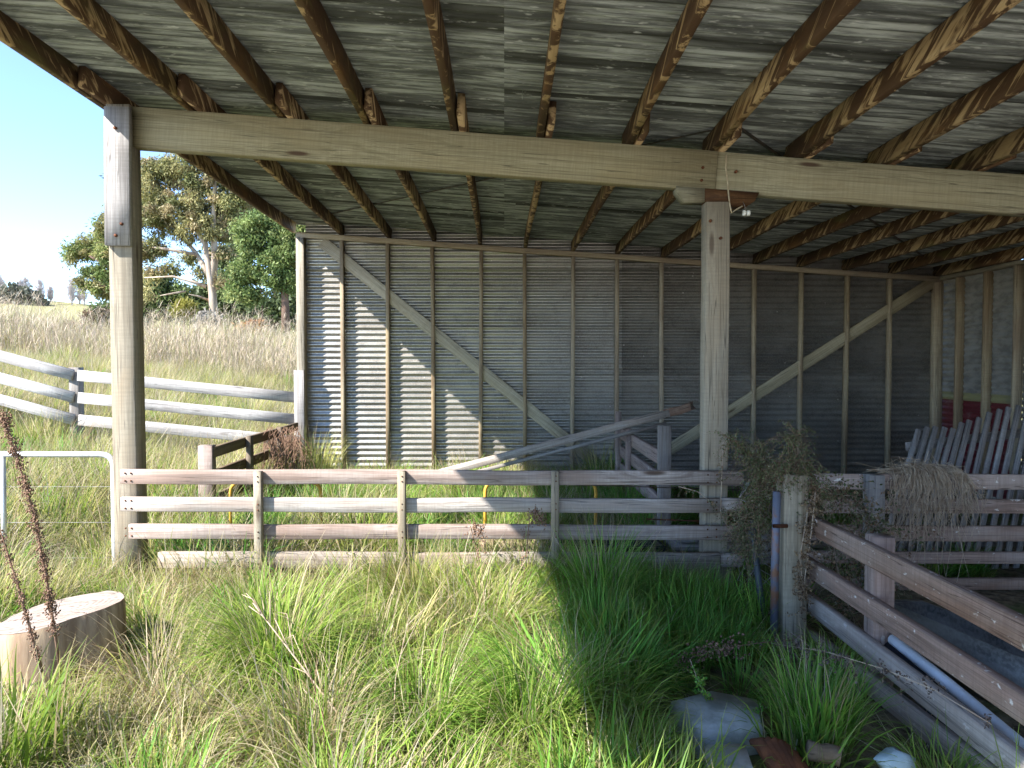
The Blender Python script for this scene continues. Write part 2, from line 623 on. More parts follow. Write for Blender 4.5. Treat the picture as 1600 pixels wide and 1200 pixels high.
gx = grid_axis([(-600, -60, 20), (-60, -14, 2), (-14, 8, .22), (8, 40, 4), (40, 500, 40)])
gy = grid_axis([(-80, -4, 8), (-4, 1, .5), (1, 20, .22), (20, 60, 2), (60, 400, 8), (400, 900, 50)])
GX, GY = np.meshgrid(gx, gy)
GZ = hgt(GX, GY)
nx, ny = len(gx), len(gy)
idx = np.arange(nx * ny).reshape(ny, nx)
q = np.stack([idx[:-1, :-1], idx[:-1, 1:], idx[1:, 1:], idx[1:, :-1]], -1).reshape(-1, 4)
me = mesh_np('ground', np.stack([GX, GY, GZ], -1).reshape(-1, 3), q.ravel(), np.full(len(q), 4), True)
me.materials.append(M['ground'])
ground = bpy.data.objects.new('ground', me)
COL.objects.link(ground)
tag(ground, 'grassy ground rising to a hill on the left', kind='structure')


# ------------------------------------------------------------------ shed
YB, YW = 4.9, 9.2          # beam line, stud face of the back wall
KB, KW = F / YB, F / YW    # pixels per metre there
XL, XR = -2.58, 5.75


def zb(X, Y):
    """underside of the purlins"""
    a = 3.372 - .0718 * (X - XL)
    b = 3.315 - .0673 * (X - XL)
    t = (Y - YB) / (YW - YB)
    return a + (b - a) * t


PH = 0.14
shed = thing('farm_shed', (0, YB, 0), 'open fronted farm shed with corrugated iron roof and walls on timber framing', 'shed')

# back wall
bw = empty('back_wall', (0, YW, 0), shed)


def corrugated(name, p00, U, Vd, L, W, normal, mat, parent, pitch=.076, amp=.0118, nu=3, sag=.004, nper=8):
    p00, U, Vd, N = Vector(p00), Vector(U), Vector(Vd), Vector(normal)
    nv = int(round(W / pitch * nper))
    vs = []
    for i in range(nu + 1):
        sg = random.uniform(-sag, sag)
        for j in range(nv + 1):
            vv = W * j / nv
            hh = amp * math.cos(2 * math.pi * vv / pitch) + sg * math.sin(math.pi * j / nv)
            vs.append(tuple(p00 + U * (L * i / nu) + Vd * vv + N * hh))
    fs = []
    for i in range(nu):
        for j in range(nv):
            a = i * (nv + 1) + j
            fs.append((a, a + 1, a + nv + 2, a + nv + 1))
    me = mesh_np(name, vs, [k for f in fs for k in f], [4] * len(fs), True)
    me.materials.append(mat)
    o = bpy.data.objects.new(name, me)
    COL.objects.link(o)
    return place(o, Matrix.Identity(4), parent)


YC = YW + .08 + .015
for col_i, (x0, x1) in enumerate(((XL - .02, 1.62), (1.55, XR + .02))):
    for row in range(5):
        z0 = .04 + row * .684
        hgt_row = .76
        corrugated('cladding_sheet', (x0, YC - .004 * (row % 2) - .005 * col_i, z0), (1, 0, 0), (0, 0, 1), x1 - x0, hgt_row, (0, -1, 0), M['wall_steel' if col_i == 0 else 'shade_steel'], bw, nu=5, sag=.004)
SX0 = -2.117
for k in range(14):
    X = SX0 + .6 * k + random.uniform(-.012, .012)
    if X > XR - .1:
        break
    zt = zb(X, YW) - .07
    board('stud', (X, YW + .04, -.02), (X + random.uniform(-.02, .02), YW + .04, zt), .047, .08, M['stud'], bw, up=(1, 0, 0))
# corner post of the wall and its lower cover board
board('corner_post', (XL - .06, YW + .02, -.05), (XL - .06, YW + .02, zb(XL, YW) - .07), .10, .13, M['post'], bw, up=(1, 0, 0))
board('cover_board', (XL - .07, YW - .07, -.1), (XL - .07, YW - .07, 1.53), .13, .045, M['plank'], bw, up=(1, 0, 0))
board('corner_post', (XR - .045, YW + .045, -.05), (XR - .045, YW + .045, zb(XR, YW) - .07), .12, .088, M['stud'], bw, up=(1, 0, 0))
# top plate follows the slope
board('top_plate', (XL - .12, YW + .042, zb(XL - .12, YW) - .036), (XR, YW + .042, zb(XR, YW) - .036), .066, .10, M['stud'], bw, segs=6)


def wall_brace(pa, pb):
    a = at(*pa, YW + .045)
    b = at(*pb, YW + .045)
    board('diagonal_brace', a, b, .15, .03, M['brace'], bw, segs=4)


wall_brace((503, 378), (962, 748))
wall_brace((1040, 706), (1462, 438))

# right side wall
sw = empty('side_wall', (XR, 7, 0), shed)
XS = XR + .05
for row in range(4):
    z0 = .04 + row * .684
    corrugated('cladding_sheet', (XS - .004 * (row % 2), -2.0, z0), (0, 1, 0), (0, 0, 1), 9.82, .76, (-1, 0, 0), M['shade_steel'], sw, nu=4)
for row in range(4):
    z0 = .04 + row * .684
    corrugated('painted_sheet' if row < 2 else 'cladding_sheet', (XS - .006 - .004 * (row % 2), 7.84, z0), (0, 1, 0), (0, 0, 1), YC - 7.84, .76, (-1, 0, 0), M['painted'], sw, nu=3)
for k, yy in enumerate((8.83, 8.32, 7.82, 7.3, 6.8, 6.3, 5.8, 5.3, 4.8, 4.3, 3.8, 3.3, 2.6, 1.9, 1.2, .5, -.2, -.9, -1.6)):
    board('stud', (XR - .01, yy, -.02), (XR - .01, yy, zb(XR, yy) - .05), .05, .10, M['stud'], sw, up=(0, 1, 0))
board('top_plate', (XR - .01, -2.0, zb(XR, -2.0) - .03), (XR - .01, YW - .02, zb(XR, YW) - .03), .05, .10, M['stud'], sw)

# roof
roof = empty('roof', (0, YB, 3.3), shed)
YF = 0.32
for k in range(-1, 14):
    X = SX0 + .6 * k + random.uniform(-.015, .015)
    if k == -1:
        X -= .03
    zz = lambda x, y: zb(x, y) + PH / 2
    x1 = X - .026
    board('purlin', (x1, YF + .1, zz(x1, YF + .1)), (x1, YB + .22, zz(x1, YB + .22)), PH, .047, M['purlin'], roof, up=(.07, 0, 1), segs=4, wob=.006)
    x2 = X + .024
    board('purlin', (x2 + .012, YB - .28 + random.uniform(-.05, .05), zz(x2, YB - .28)), (x2 - .02, YW + .1, zz(x2, YW + .1)), PH - .004, .047, M['purlin'], roof, up=(.07, 0, 1), segs=4, wob=.006)
X0r, X1r, Xj = -2.86, XR + .2, .06
ys = YF
row = 0
while ys < YW + .2:
    for c, (xa, xb) in enumerate(((X0r, Xj + .06), (Xj - .06, X1r))):
        U = Vector((xb - xa, 0, zb(xb, ys) - zb(xa, ys)))
        L = U.length
        U.normalize()
        lift = .010 + .005 * (row % 2) + (.006 if c == 0 else 0.0)
        Vd = Vector((0, 1, (zb(xa, ys + .7) - zb(xa, ys)) / .7)).normalized()
        corrugated('roofing_sheet', (xa, ys, zb(xa, ys) + PH + lift), U, Vd, L, .80, (0, 0, 1), M['roof_steel'], roof, pitch=.0762, nu=6, sag=.006)
    ys += .762
    row += 1


def strap(a, b):
    mb = MB()
    pts = []
    # straight strap nailed over the purlins
    for t in np.linspace(0, 1, 12):
        X = a[2] + (b[2] - a[2]) * t
        Y = a[3] + (b[3] - a[3]) * t
        pts.append((X, Y, zb(X, Y) + PH - .012))
    vs, fs = [], []
    d = Vector((b[2] - a[2], b[3] - a[3], 0)).normalized()
    nrm = Vector((-d.y, d.x, 0)) * .014
    for p in pts:
        p = Vector(p)
        vs += [p - nrm, p + nrm, p + nrm + Vector((0, 0, .003)), p - nrm + Vector((0, 0, .003))]
    for i in range(len(pts) - 1):
        for k in range(4):
            fs.append((i * 4 + k, i * 4 + (k + 1) % 4, i * 4 + 4 + (k + 1) % 4, i * 4 + 4 + k))
    mb.add(vs, fs)
    return mb.build('brace_strap', M['strap'], roof)


strap((0, 0, -2.4, 8.9), (0, 0, 1.55, 4.75))
strap((0, 0, 1.6, 4.8), (0, 0, 5.4, 8.9))

# beams
BH = .275


def beam(x0, x1, dy, dz0=0, dz1=0):
    return board('beam', (x0, YB + .045 + dy, zb(x0, YB) - BH / 2 + dz0), (x1, YB + .045 + dy, zb(x1, YB) - BH / 2 + dz1), BH, .09, M['beam'], shed, segs=6, wob=.002)


beam(XL - .01, 1.47, 0)
beam(1.475, 6.2, .012)
# corbel under the joint
mb = MB()
ca, cb_ = at(1056, 291, YB), at(1186, 301, YB)
sl = (cb_.z - ca.z) / (cb_.x - ca.x)
prof = [(ca.x, ca.z), (ca.x + .005, ca.z - .035), (ca.x + .06, ca.z - .105), (ca.x + .20, ca.z - .108), (cb_.x - .09, cb_.z - .098), (cb_.x - .03, cb_.z - .06), (cb_.x, cb_.z)]
midx = ca.x + .20
top_mid = (midx, ca.z + sl * (midx - ca.x))
for nm, pr, mt in (('corbel', prof[:4] + [top_mid], 'corbel_pale'), ('corbel', [(top_mid[0] + .002, top_mid[1]), (midx + .002, ca.z - .108)] + prof[4:], 'corbel')):
    mb = MB()
    n = len(pr)
    vs = [(x, YB - .004, z) for x, z in pr] + [(x, YB + .10, z) for x, z in pr]
    fs = [tuple(range(n))[::-1], tuple(range(n, 2 * n))] + [(i, (i + 1) % n, n + (i + 1) % n, n + i) for i in range(n)]
    mb.add(vs, fs)
    mb.build(nm, M[mt], shed)

# posts
p_l = board('post', (-2.608, YB + .03, -.1), (-2.628, YB + .03, zb(-2.62, YB) - .005), .16, .14, M['post'], shed, up=(1, 0, 0), segs=5)
pl0, pl1 = at(185.5, 384, YB - .065), at(184.5, 168, YB - .065)
board('cover_plank', pl0, pl1, .172, .042, M['plank'], shed, up=(1, 0, 0))
board('post', (1.474, YB + .03, -.1), (1.474, YB + .03, at(1118, 317, YB).z), .165, .125, M['post'], shed, up=(1, 0, 0), segs=5)

for (px, py, Yb_) in ((1098, 262, YB), (1096, 282, YB), (1150, 268, YB), (1110, 345, YB - .04), (1126, 372, YB - .04), (180, 200, YB - .09), (190, 350, YB - .09), (181, 368, YB - .09)):
    c = at(px, py, Yb_)
    mb = MB()
    mb.tube([c + Vector((0, .012, 0)), c + Vector((0, -.008, 0))], .011, 6)
    mb.build('bolt', M['rust'], shed)

# ------------------------------------------------------------------ near rail fence
FY = 4.79
KF = F / FY
nf = thing('rail_fence', (-.5, FY, 0), 'weathered four rail timber fence running across the front of the shed between its two posts', 'fence')


def fx(px):
    return (px - 788) / KF


def fz(py):
    return CAMZ - (py - 570) / KF


for ri, (xa, xb, ya, yb, hp, tk) in enumerate(((191, 1163, 744, 748.5, 22.5, .04), (191, 1128, 787, 791.5, 22, .04), (203, 1160, 830, 834.5, 22.5, .04), (248, 1127, 875, 878.5, 25, .045))):
    board('rail', (fx(xa), FY, fz(ya)), (fx(xb), FY, fz(yb)), hp / KF, tk, M['rail' if ri % 2 == 0 else 'rail_b'], nf, segs=8, wob=.005)
nb = MB()
for (px, yoff) in ((199, 0), (208, 0), (1107, 0), (1121, 0)):
    for y in (744, 787, 830):
        for d in (-6, 6):
            c = Vector((fx(px), FY - .02, fz(y + (px - 191) / 972 * 4.5 + d)))
            nb.tube([c, c + Vector((0, -.004, 0))], .006, 6)
for px in (408, 630, 868):
    for y in (740, 748, 783, 792, 826, 835):
        c = Vector((fx(px), FY - .07, fz(y + 2)))
        nb.tube([c, c + Vector((0, -.004, 0))], .005, 6)
tag(nb.build('nail_heads', M['rust'], nf), kind='stuff')
for px in (408, 630, 868):
    board('batten', (fx(px), FY - .045, .02), (fx(px - 1), FY - .045, fz(735)), .052, .05, M['post'], nf, up=(1, 0, 0))
for (xa, xb, y) in ((1129, 1163, 791), (1129, 1163, 879)):
    board('rail', (fx(xa), FY + .01, fz(y)), (fx(xb), FY + .01, fz(y)), .09, .035, M['rail_grey'], nf, segs=2)
board('kickboard', (fx(640), YB + .12, .055), (fx(1165), YB + .12, .055), .15, .045, M['rail_grey'], nf, segs=4)

# continuation to the right
cf = thing('rail_fence', (3.2, YB, 0), 'dark brown rail fence at the right behind the gate post, draped with dry hay', 'fence')
for (ya, hh) in ((753, 24), (792, 22), (835, 24), (874, 18), (915, 18)):
    z = CAMZ - (ya - 570) / KB
    board('rail', (2.03, YB, z), (5.6, YB, z - .02), hh / KB, .04, M['rail_brown'], cf, segs=6)
board('post', (at(1357, 760, YB).x, YB - .07, -.1), (at(1357, 760, YB).x, YB - .07, CAMZ - 171 / KB), .11, .09, M['old_grey'], cf, up=(1, 0, 0))
board('post', (4.3, YB - .07, -.1), (4.3, YB - .07, .85), .11, .09, M['old_grey'], cf, up=(1, 0, 0))

# right fence that runs toward the viewer
rf = thing('rail_fence', (1.72, 3.0, 0), 'brown and grey rail fence with square corner post running toward the viewer', 'fence')
board('post', (1.643, 3.99, -.15), (1.643, 3.99, .975), .135, .125, M['post'], rf, up=(1, 0, 0), segs=4)
RXc = 1.742
for (za, zc, hh, mt) in ((.698, .698, .104, 'rail_brown'), (.446, .456, .10, 'rail_brown'), (.248, .245, .105, 'rail_grey'), (.040, .135, .10, 'rail_grey')):
    board('rail', (RXc, 4.06, za), (RXc, 1.35, zc + (zc - za) * .55), hh, .044, M[mt], rf, segs=6, wob=.003)
board('stay_post', (1.815, 3.36, -.1), (1.815, 3.36, .775), .10, .095, M['hurdle'], rf, up=(1, 0, 0))

# ------------------------------------------------------------------ white fence on the bank
wf = thing('white_rail_fence', (-4, 9.1, .3), 'white three rail timber fence on the sunny bank left of the shed wall', 'fence')
A = [(462, 621, 9.16), (120, 588, 9.05)]
for dz in (0, -.285, -.57):
    p0 = at(462, 621, 9.16) + Vector((0, 0, dz))
    p1 = at(122, 586.5, 9.05) + Vector((0, 0, dz))
    board('rail', p0, p1, .138, .035, M['white_rail'], wf, segs=4, wob=.003)
    p2 = at(114, 586, 9.03) + Vector((0, 0, dz))
    p3 = at(0, 556, 9.2) + Vector((0, 0, dz))
    p3 = p2 + (p3 - p2) * 1.9
    board('rail', p2, p3, .138, .035, M['white_rail'], wf, segs=3, wob=.003)
pp = at(119, 574, 9.13)
board('post', (pp.x, 9.13, pp.z - 1.2), (pp.x, 9.13, pp.z), .125, .12, M['old_grey'], wf, up=(1, 0, 0))

# ------------------------------------------------------------------ dark pen panel at the left
pn = thing('pen_panel', (-2.67, 7.8, 0), 'dark brown timber pen panel running from the white fence, half sunk in dry grass', 'pen panel')
for z in (.80, .585, .36):
    board('rail', (-2.665, 6.42, z), (-2.665, 9.05, z + .01), .10, .04, M['pen'], pn, segs=4, wob=.004)
board('post', (-2.72, 6.45, -.1), (-2.72, 6.45, .865), .13, .09, M['hurdle'], pn, up=(1, 0, 0))
for yy in (7.25, 8.25):
    board('post', (-2.62, yy, -.1), (-2.62, yy, .87), .09, .05, M['pen'], pn, up=(0, 1, 0))

# ------------------------------------------------------------------ hurdle by the back wall
hd = thing('hurdle', (1.35, 7.1, 0), 'small reddish timber hurdle with a grey end post in front of the back wall', 'hurdle')
for z in (.80, .60, .40, .20):
    board('rail', (1.35, 5.98, z), (1.35, 8.35, z + .01), .125, .04, M['hurdle'], hd, segs=4, wob=.004)
board('end_post', (1.352, 5.92, -.1), (1.352, 5.92, 1.085), .10, .09, M['old_grey'], hd, up=(1, 0, 0))
board('post', (1.315, 8.1, -.1), (1.315, 8.1, 1.06), .09, .06, M['hurdle'], hd, up=(0, 1, 0))
board('post', (1.31, 7.40, -.1), (1.31, 7.40, .93), .10, .05, M['hurdle'], hd, up=(0, 1, 0))

# a plank leaning over the hurdle
pk = thing('loose_plank', (0, 7.36, 0), 'long grey loose plank propped at a slant across the hurdle, its upper end rotten', 'plank')
a, b = at(640, 752, 7.36), at(1045, 645, 7.36)
board('plank', a, b, .08, .05, M['rail_b'], pk, segs=6)
a2, b2 = at(690, 746, 7.34), at(1040, 656, 7.34)
board('batten', a2 + Vector((0, -.02, -.035)), b2 + Vector((0, -.02, -.035)), .035, .045, M['old_grey'], pk, segs=5)
board('rotten_end', b - (b - a).normalized() * .05, at(1086, 633, 7.36), .085, .044, M['rotten'], pk, segs=4, wob=.008, ragged=(0, .07))

# ------------------------------------------------------------------ picket panel
pc = thing('picket_panel', (3.9, 5.7, 0), 'old grey picket panel leaning behind the hay draped fence', 'picket panel')
tops = [(1433, 672), (1447, 668), (1460, 667), (1474, 668), (1487, 670), (1501, 661), (1513, 657), (1528, 653), (1544, 645), (1560, 640), (1574, 637), (1590, 634), (1606, 632), (1621, 628), (1637, 626), (1653, 625)]
for (px, py) in tops:
    t = at(px + 2, py, 5.95)
    bt = Vector((t.x - .60, 5.5, -.08))
    board('picket', bt, t, .043, .024, M['picket'], pc, up=(1, 0, 0), segs=2, wob=.005)
for (px, py, px2, py2, Y) in ((1416, 698, 1660, 668, 5.97), (1380, 850, 1640, 845, 5.68)):
    board('cross_rail', at(px, py, Y), at(px2, py2, Y), .075, .035, M['picket'], pc, segs=2)


# ------------------------------------------------------------------ pipe gate
def bent(pts, r, n=5):
    """polyline with rounded corners of radius r"""
    pts = [Vector(p) for p in pts]
    out = [pts[0]]
    for i in range(1, len(pts) - 1):
        a, b, c = pts[i - 1], pts[i], pts[i + 1]
        d1, d2 = (a - b).normalized(), (c - b).normalized()
        s, e = b + d1 * r, b + d2 * r
        for k in range(n + 1):
            t = k / n
            out.append(s * (1 - t) ** 2 + b * 2 * t * (1 - t) + e * t * t)
    out.append(pts[-1])
    return out


GYp = 4.92
pg = thing('pipe_gate', (-3.6, GYp, 0), 'galvanised pipe gate with a rounded corner left of the corner post', 'gate')
gxr = at(178, 760, GYp).x
mb = MB()
mb.tube(bent([(-4.7, GYp, .985), (gxr, GYp, .985 - .01), (gxr, GYp, .10), (-4.7, GYp, .10)], .09), .0205, 10)
mb.build('gate_frame', M['pipe_steel'], pg, True)
mb = MB()
xg = at(5, 760, GYp).x
mb.tube([(xg, GYp, .97), (xg, GYp, .1)], .018, 8)
mb.build('gate_upright', M['pipe_steel'], pg, True)
mb = MB()
for k in range(3):
    z = .25 + .25 * k
    mb.tube([(-4.7, GYp, z), (gxr, GYp, z)], .0016, 4, False)
for k in range(0):
    x = gxr - .12 * (k + 1)
    mb.tube([(x, GYp, .1), (x, GYp, .97)], .0016, 4, False)
mb.build('gate_mesh', M['wire'], pg)

# ------------------------------------------------------------------ yellow hoops in the pen
HY = 5.7


def hoop(xa, xb, top, label, plate):
    top = .648
    x0, x1 = at(xa, 760, HY).x, at(xb, 760, HY).x
    o = thing('yellow_hoop', ((x0 + x1) / 2, HY, 0), label, 'pipe hoop', 'yellow pipe hoops standing in the pen')
    mb = MB()
    mb.tube(bent([(x0, HY, -.05), (x0, HY, top), (x1, HY, top), (x1, HY, -.05)], .09), .014, 8)
    mb.build('hoop', M['yellow'], o, True)
    mb = MB()
    mb.box((x1 - .26 if plate else x0, HY - .02, .10), (x1 if plate else x0 + .3, HY + .02, .17))
    mb.build('crossbar', M['yellow'] if plate else M['rust'], o)
    return o


hoop(360, 501, .68, 'bent yellow pipe hoop in the sunlit grass behind the left part of the front fence', True)
hoop(758, 931, .68, 'bent yellow pipe hoop with a rusty bar in front of the black trough', False)

# black trough and timber block behind the fence
tr = thing('black_trough', (.9, 5.5, 0), 'black plastic trough on the ground behind the front fence', 'trough')
mb = MB()
t0, t1 = at(838, 845, 5.5), at(1029, 845, 5.5)
zt_, zb_ = .225, .02
out = [(t0.x + .05, 5.32, zb_), (t1.x - .03, 5.32, zb_), (t1.x - .03, 5.72, zb_), (t0.x + .05, 5.72, zb_),
       (t0.x, 5.28, zt_), (t1.x, 5.28, zt_), (t1.x, 5.76, zt_), (t0.x, 5.76, zt_),
       (t0.x + .03, 5.31, zt_), (t1.x - .03, 5.31, zt_), (t1.x - .03, 5.73, zt_), (t0.x + .03, 5.73, zt_),
       (t0.x + .08, 5.35, .06), (t1.x - .06, 5.35, .06), (t1.x - .06, 5.69, .06), (t0.x + .08, 5.69, .06)]
fs = [(0, 3, 2, 1)]
for a0, b0 in ((0, 4), (4, 8), (8, 12)):
    for k in range(4):
        k2 = (k + 1) % 4
        fs.append((a0 + k, a0 + k2, b0 + k2, b0 + k))
fs.append((12, 13, 14, 15))
mb.add(out, fs)
mb.build('tub', M['black'], tr)
mb = MB()
mb.tube([(t1.x + .004, 5.28, zt_ + .003), (t1.x - .027, 5.31, zb_)], .006, 5)
mb.tube([(t0.x, 5.275, zt_), (t1.x, 5.275, zt_)], .008, 5)
mb.build('rim', M['slate'], tr)
bl = thing('timber_block', (.02, 5.5, 0), 'short sawn orange timber block on the ground beside the black trough', 'timber')
board('block', at(748, 856, 5.5) - Vector((0, 0, .07)), at(842, 858, 5.5) - Vector((0, 0, .07)), .26, .2, M['stud'], bl, segs=2)

db = thing('dark_boards', (1.75, 5.6, 0), 'dark stacked boards lying on the ground behind the right shed post', 'timber')
for k in range(4):
    board('board', (1.2 + .05 * k, 5.55 + .03 * (k % 2), .05 + .06 * k), (2.7, 5.65, .05 + .06 * k), .045, .25, M['picket'], db, segs=2)


# ------------------------------------------------------------------ stump and logs
st = Vector((-2.22, 3.50, .0))
mb = MB()
ns = 40
ringz = [(-.12, 1.05), (.0, 1.02), (.14, .985), (.28, .985), (.35, .975), (.372, .955)]
vs, fs = [], []
offs = [1 + .05 * math.sin(3 * t + 1) + .035 * math.sin(5 * t + 2) + .012 * math.sin(11 * t) + .01 * math.sin(17 * t + .5) + random.uniform(-.012, .012) for t in np.linspace(0, 2 * math.pi, ns, endpoint=False)]
for (z, rr) in ringz:
    for k in range(ns):
        t = 2 * math.pi * k / ns
        rad = .295 * rr * offs[k]
        x, y = rad * math.cos(t), rad * math.sin(t)
        zz_ = z + (.16 * x * (z / .37) if z > 0 else 0)
        vs.append((st.x + x, st.y + y, zz_))
for i in range(len(ringz) - 1):
    for k in range(ns):
        k2 = (k + 1) % ns
        fs.append((i * ns + k, i * ns + k2, (i + 1) * ns + k2, (i + 1) * ns + k))
mb.add(vs, fs)
stump = thing('tree_stump', st, 'thick sawn tree stump with a grey cracked top in the grass at lower left', 'stump')
mb.build('trunk_section', M['stump_side'], stump, True, origin=st)
mb = MB()
vs = [vs[(len(ringz) - 1) * ns + k] for k in range(ns)]
top_c = Vector((st.x, st.y, .374))
rings_v = []
for s_ in (1.0, .8, .6, .4, .2):
    for v in vs:
        v = Vector(v)
        rings_v.append(top_c.lerp(v, s_) + Vector((0, 0, random.uniform(-.002, .002) + .0015)))
fs = []
for i in range(4):
    for k in range(ns):
        k2 = (k + 1) % ns
        fs.append((i * ns + k, i * ns + k2, (i + 1) * ns + k2, (i + 1) * ns + k))
fs.append(tuple(4 * ns + k for k in range(ns)))
mb.add(rings_v, fs)
mb.build('sawn_top', M['stump_top'], stump, True, origin=(st.x, st.y, .37))


def log(name, p0, p1, r, label, mat, cat='log'):
    mb = MB()
    p0, p1 = Vector(p0), Vector(p1)
    pts = [p0.lerp(p1, t) + Vector((random.uniform(-1, 1), random.uniform(-1, 1), random.uniform(-1, 1))) * r * .12 for t in np.linspace(0, 1, 6)]
    mb.tube(pts, [r * random.uniform(.85, 1.08) for _ in pts], 11)
    return tag(mb.build(name, mat, None, True, origin=(p0 + p1) / 2), label, cat)


log('log', (-2.35, 2.85, .09), (-1.86, 2.95, .08), .085, 'grey split log lying in grass below the stump', M['old_grey'])
log('branch', (-1.75, 2.42, .1), (-1.42, 2.55, .11), .05, 'short pale bleached branch at the bottom edge of the grass', M['plank'], 'branch')

# ------------------------------------------------------------------ concrete, rust and rubbish at the lower right


def slab(name, corners, th, mat, label, cat, z=None):
    mb = MB()
    n = len(corners)
    top = [Vector(c) for c in corners]
    c0 = sum(top, Vector()) / n
    ring = []
    for t in top:
        ring.append(c0 + (t - c0) * .94)
    vs = ring + [t - Vector((0, 0, th * .2)) for t in top] + [t - Vector((0, 0, th)) for t in top]
    fs = [tuple(range(n))]
    for a0 in (0, n):
        for k in range(n):
            fs.append((a0 + k, a0 + n + k, a0 + n + (k + 1) % n, a0 + (k + 1) % n))
    mb.add(vs, fs)
    return tag(mb.build(name, mat, None, origin=c0), label, cat)


def gp(px, py, z):
    d = CAMROT @ Vector(((px - 800) / F, (600 - py) / F, -1.0))
    t = (z - CAMZ) / d.z
    return Vector((0, 0, CAMZ)) + d * t


slab('concrete_slab', [gp(1045, 1095, .14), gp(1110, 1078, .15), gp(1186, 1092, .15), gp(1192, 1132, .14), gp(1095, 1146, .13)], .12, M['concrete'], 'broken grey concrete slab, the farther of two in the shaded grass', 'slab', )
slab('concrete_slab', [gp(1100, 1162, .15), gp(1165, 1160, .16), gp(1184, 1215, .15), gp(1105, 1220, .14)], .12, M['concrete'], 'broken grey concrete slab at the bottom edge beside rusty scrap', 'slab')
mb = MB()
for k in range(7):
    t = k / 6
    c = gp(1190 + 55 * t, 1162 + 32 * t, .18 - .06 * t)
    mb.tube([c + Vector((-.02, .05, -.02)), c + Vector((0, 0, .03 * math.sin(t * 3))), c + Vector((.03, -.09, -.05)), c + Vector((.03, -.2, -.12))], [.012, .03, .03, .02], 6)
tag(mb.build('rusty_scrap', M['rust'], None, True), 'crumpled rusty metal scrap at the bottom edge near the concrete', 'scrap')
log('wood_chunk', gp(1262, 1172, .15), gp(1315, 1182, .14), .038, 'dark broken wood chunk in the grass under the right fence', M['pen'], 'wood')
mb = MB()
cF = gp(1398, 1192, .13)
vs, fs = [], []
for i in range(6):
    for k in range(10):
        th, ph = math.pi * i / 5, 2 * math.pi * k / 10
        rr = 1 + random.uniform(-.22, .22)
        vs.append(cF + Vector((.07 * rr * math.sin(th) * math.cos(ph), .05 * rr * math.sin(th) * math.sin(ph), .045 * rr * math.cos(th))))
for i in range(5):
    for k in range(10):
        fs.append((i * 10 + k, (i + 1) * 10 + k, (i + 1) * 10 + (k + 1) % 10, i * 10 + (k + 1) % 10))
mb.add(vs, fs)
tag(mb.build('foam_lump', M['foam'], None), 'pale bluish lump of foam under the bottom rail of the right fence', 'foam')

# junk behind the right fence
mb = MB()
mb.tube([(1.84, 3.28, .30), (1.86, 2.9, .262), (1.885, 2.55, .215), (1.93, 1.9, .13)], .026, 12)
mb.tube([(1.84, 3.279, .30), (1.84, 3.285, .3005)], .022, 12)
tag(mb.build('white_pipe', M['pvc'], None, True), 'white plastic pipe lying behind the right fence rails', 'pipe')
mb = MB()
mb.tube([(1.87, 3.36, .22), (1.87, 2.9, .14), (1.88, 2.3, .05), (1.88, 1.8, -.02)], .075, 14)
tag(mb.build('dark_pipe', M['slate'], None, True), 'thick dark slate pipe lying below the white pipe behind the right fence', 'pipe')
mb = MB()
tq = [(2.05, 3.75, .33), (2.30, 3.85, .30), (2.75, 2.6, .26), (2.45, 2.45, .30)]
c0 = sum((Vector(p) for p in tq), Vector()) / 4
inner = [Vector(p) + (c0 - Vector(p)) * .08 for p in tq]
low = [Vector((p[0] + (c0.x - p[0]) * .2, p[1] + (c0.y - p[1]) * .12, .02)) for p in tq]
inl = [Vector((p.x + (c0.x - p.x) * .1, p.y + (c0.y - p.y) * .1, .07)) for p in low]
vs = [Vector(p) for p in tq] + inner + inl + low
fs = []
for k in range(4):
    k2 = (k + 1) % 4
    fs += [(k, k2, 4 + k2, 4 + k), (4 + k, 4 + k2, 8 + k2, 8 + k), (12 + k, 12 + k2, k2, k)]
fs += [(8, 9, 10, 11), (15, 14, 13, 12)]
mb.add(vs, fs)
tag(mb.build('grey_trough', M['grey_plastic'], None), 'dented grey metal trough standing behind the right fence', 'trough')

# ------------------------------------------------------------------ posts and poles by the gate post
mb = MB()
mb.tube([at(1214, 768, 3.93), at(1211, 880, 3.93), at(1209, 1012, 3.93)], .0225, 12)
pipe = tag(mb.build('steel_pipe', M['rust_pipe'], None, True), 'upright dark steel pipe beside the square gate post', 'pipe')
mb = MB()
for z in (.62, .60):
    c = at(1213, 820, 3.93)
    mb.tube([(c.x - .03, c.y - .03, c.z), (c.x + .05, c.y - .03, c.z)], .012, 6)
mb.build('clamp', M['rust'], pipe, True)
mb = MB()
mb.tube([at(1176, 812, 4.2), at(1182, 880, 4.18), at(1192, 960, 4.12), at(1197, 1010, 4.1)], [.017, .019, .021, .022], 10)
tag(mb.build('leaning_pole', M['slate'], None, True), 'thin leaning dark pole inside the wire netting', 'pole')

# netting: a crumpled upright roll of hexagonal wire
mb = MB()
rows_, cols_ = 26, 12


def net_pt(i, j):
    u = j / cols_
    z = .86 - i * .036
    x = 1.60 + .30 * (u - .5) + .03 * math.sin(i * .7 + j)
    y = 4.32 + .07 * math.sin(u * 5 + i * .35) + .02 * math.sin(i * 1.9 + j * 2.3)
    return Vector((x + random.uniform(-.006, .006), y, z))


net = [[net_pt(i, j) for j in range(cols_ + 1)] for i in range(rows_)]
for i in range(rows_ - 1):
    for j in range(cols_):
        if (i + j) % 2 == 0:
            mb.tube([net[i][j], net[i + 1][j + 1]], .0024, 3, False)
        else:
            mb.tube([net[i][j + 1], net[i + 1][j]], .0024, 3, False)
tag(mb.build('wire_netting', M['wire'], None), 'crumpled roll of wire netting between the shed post and gate post', 'netting')

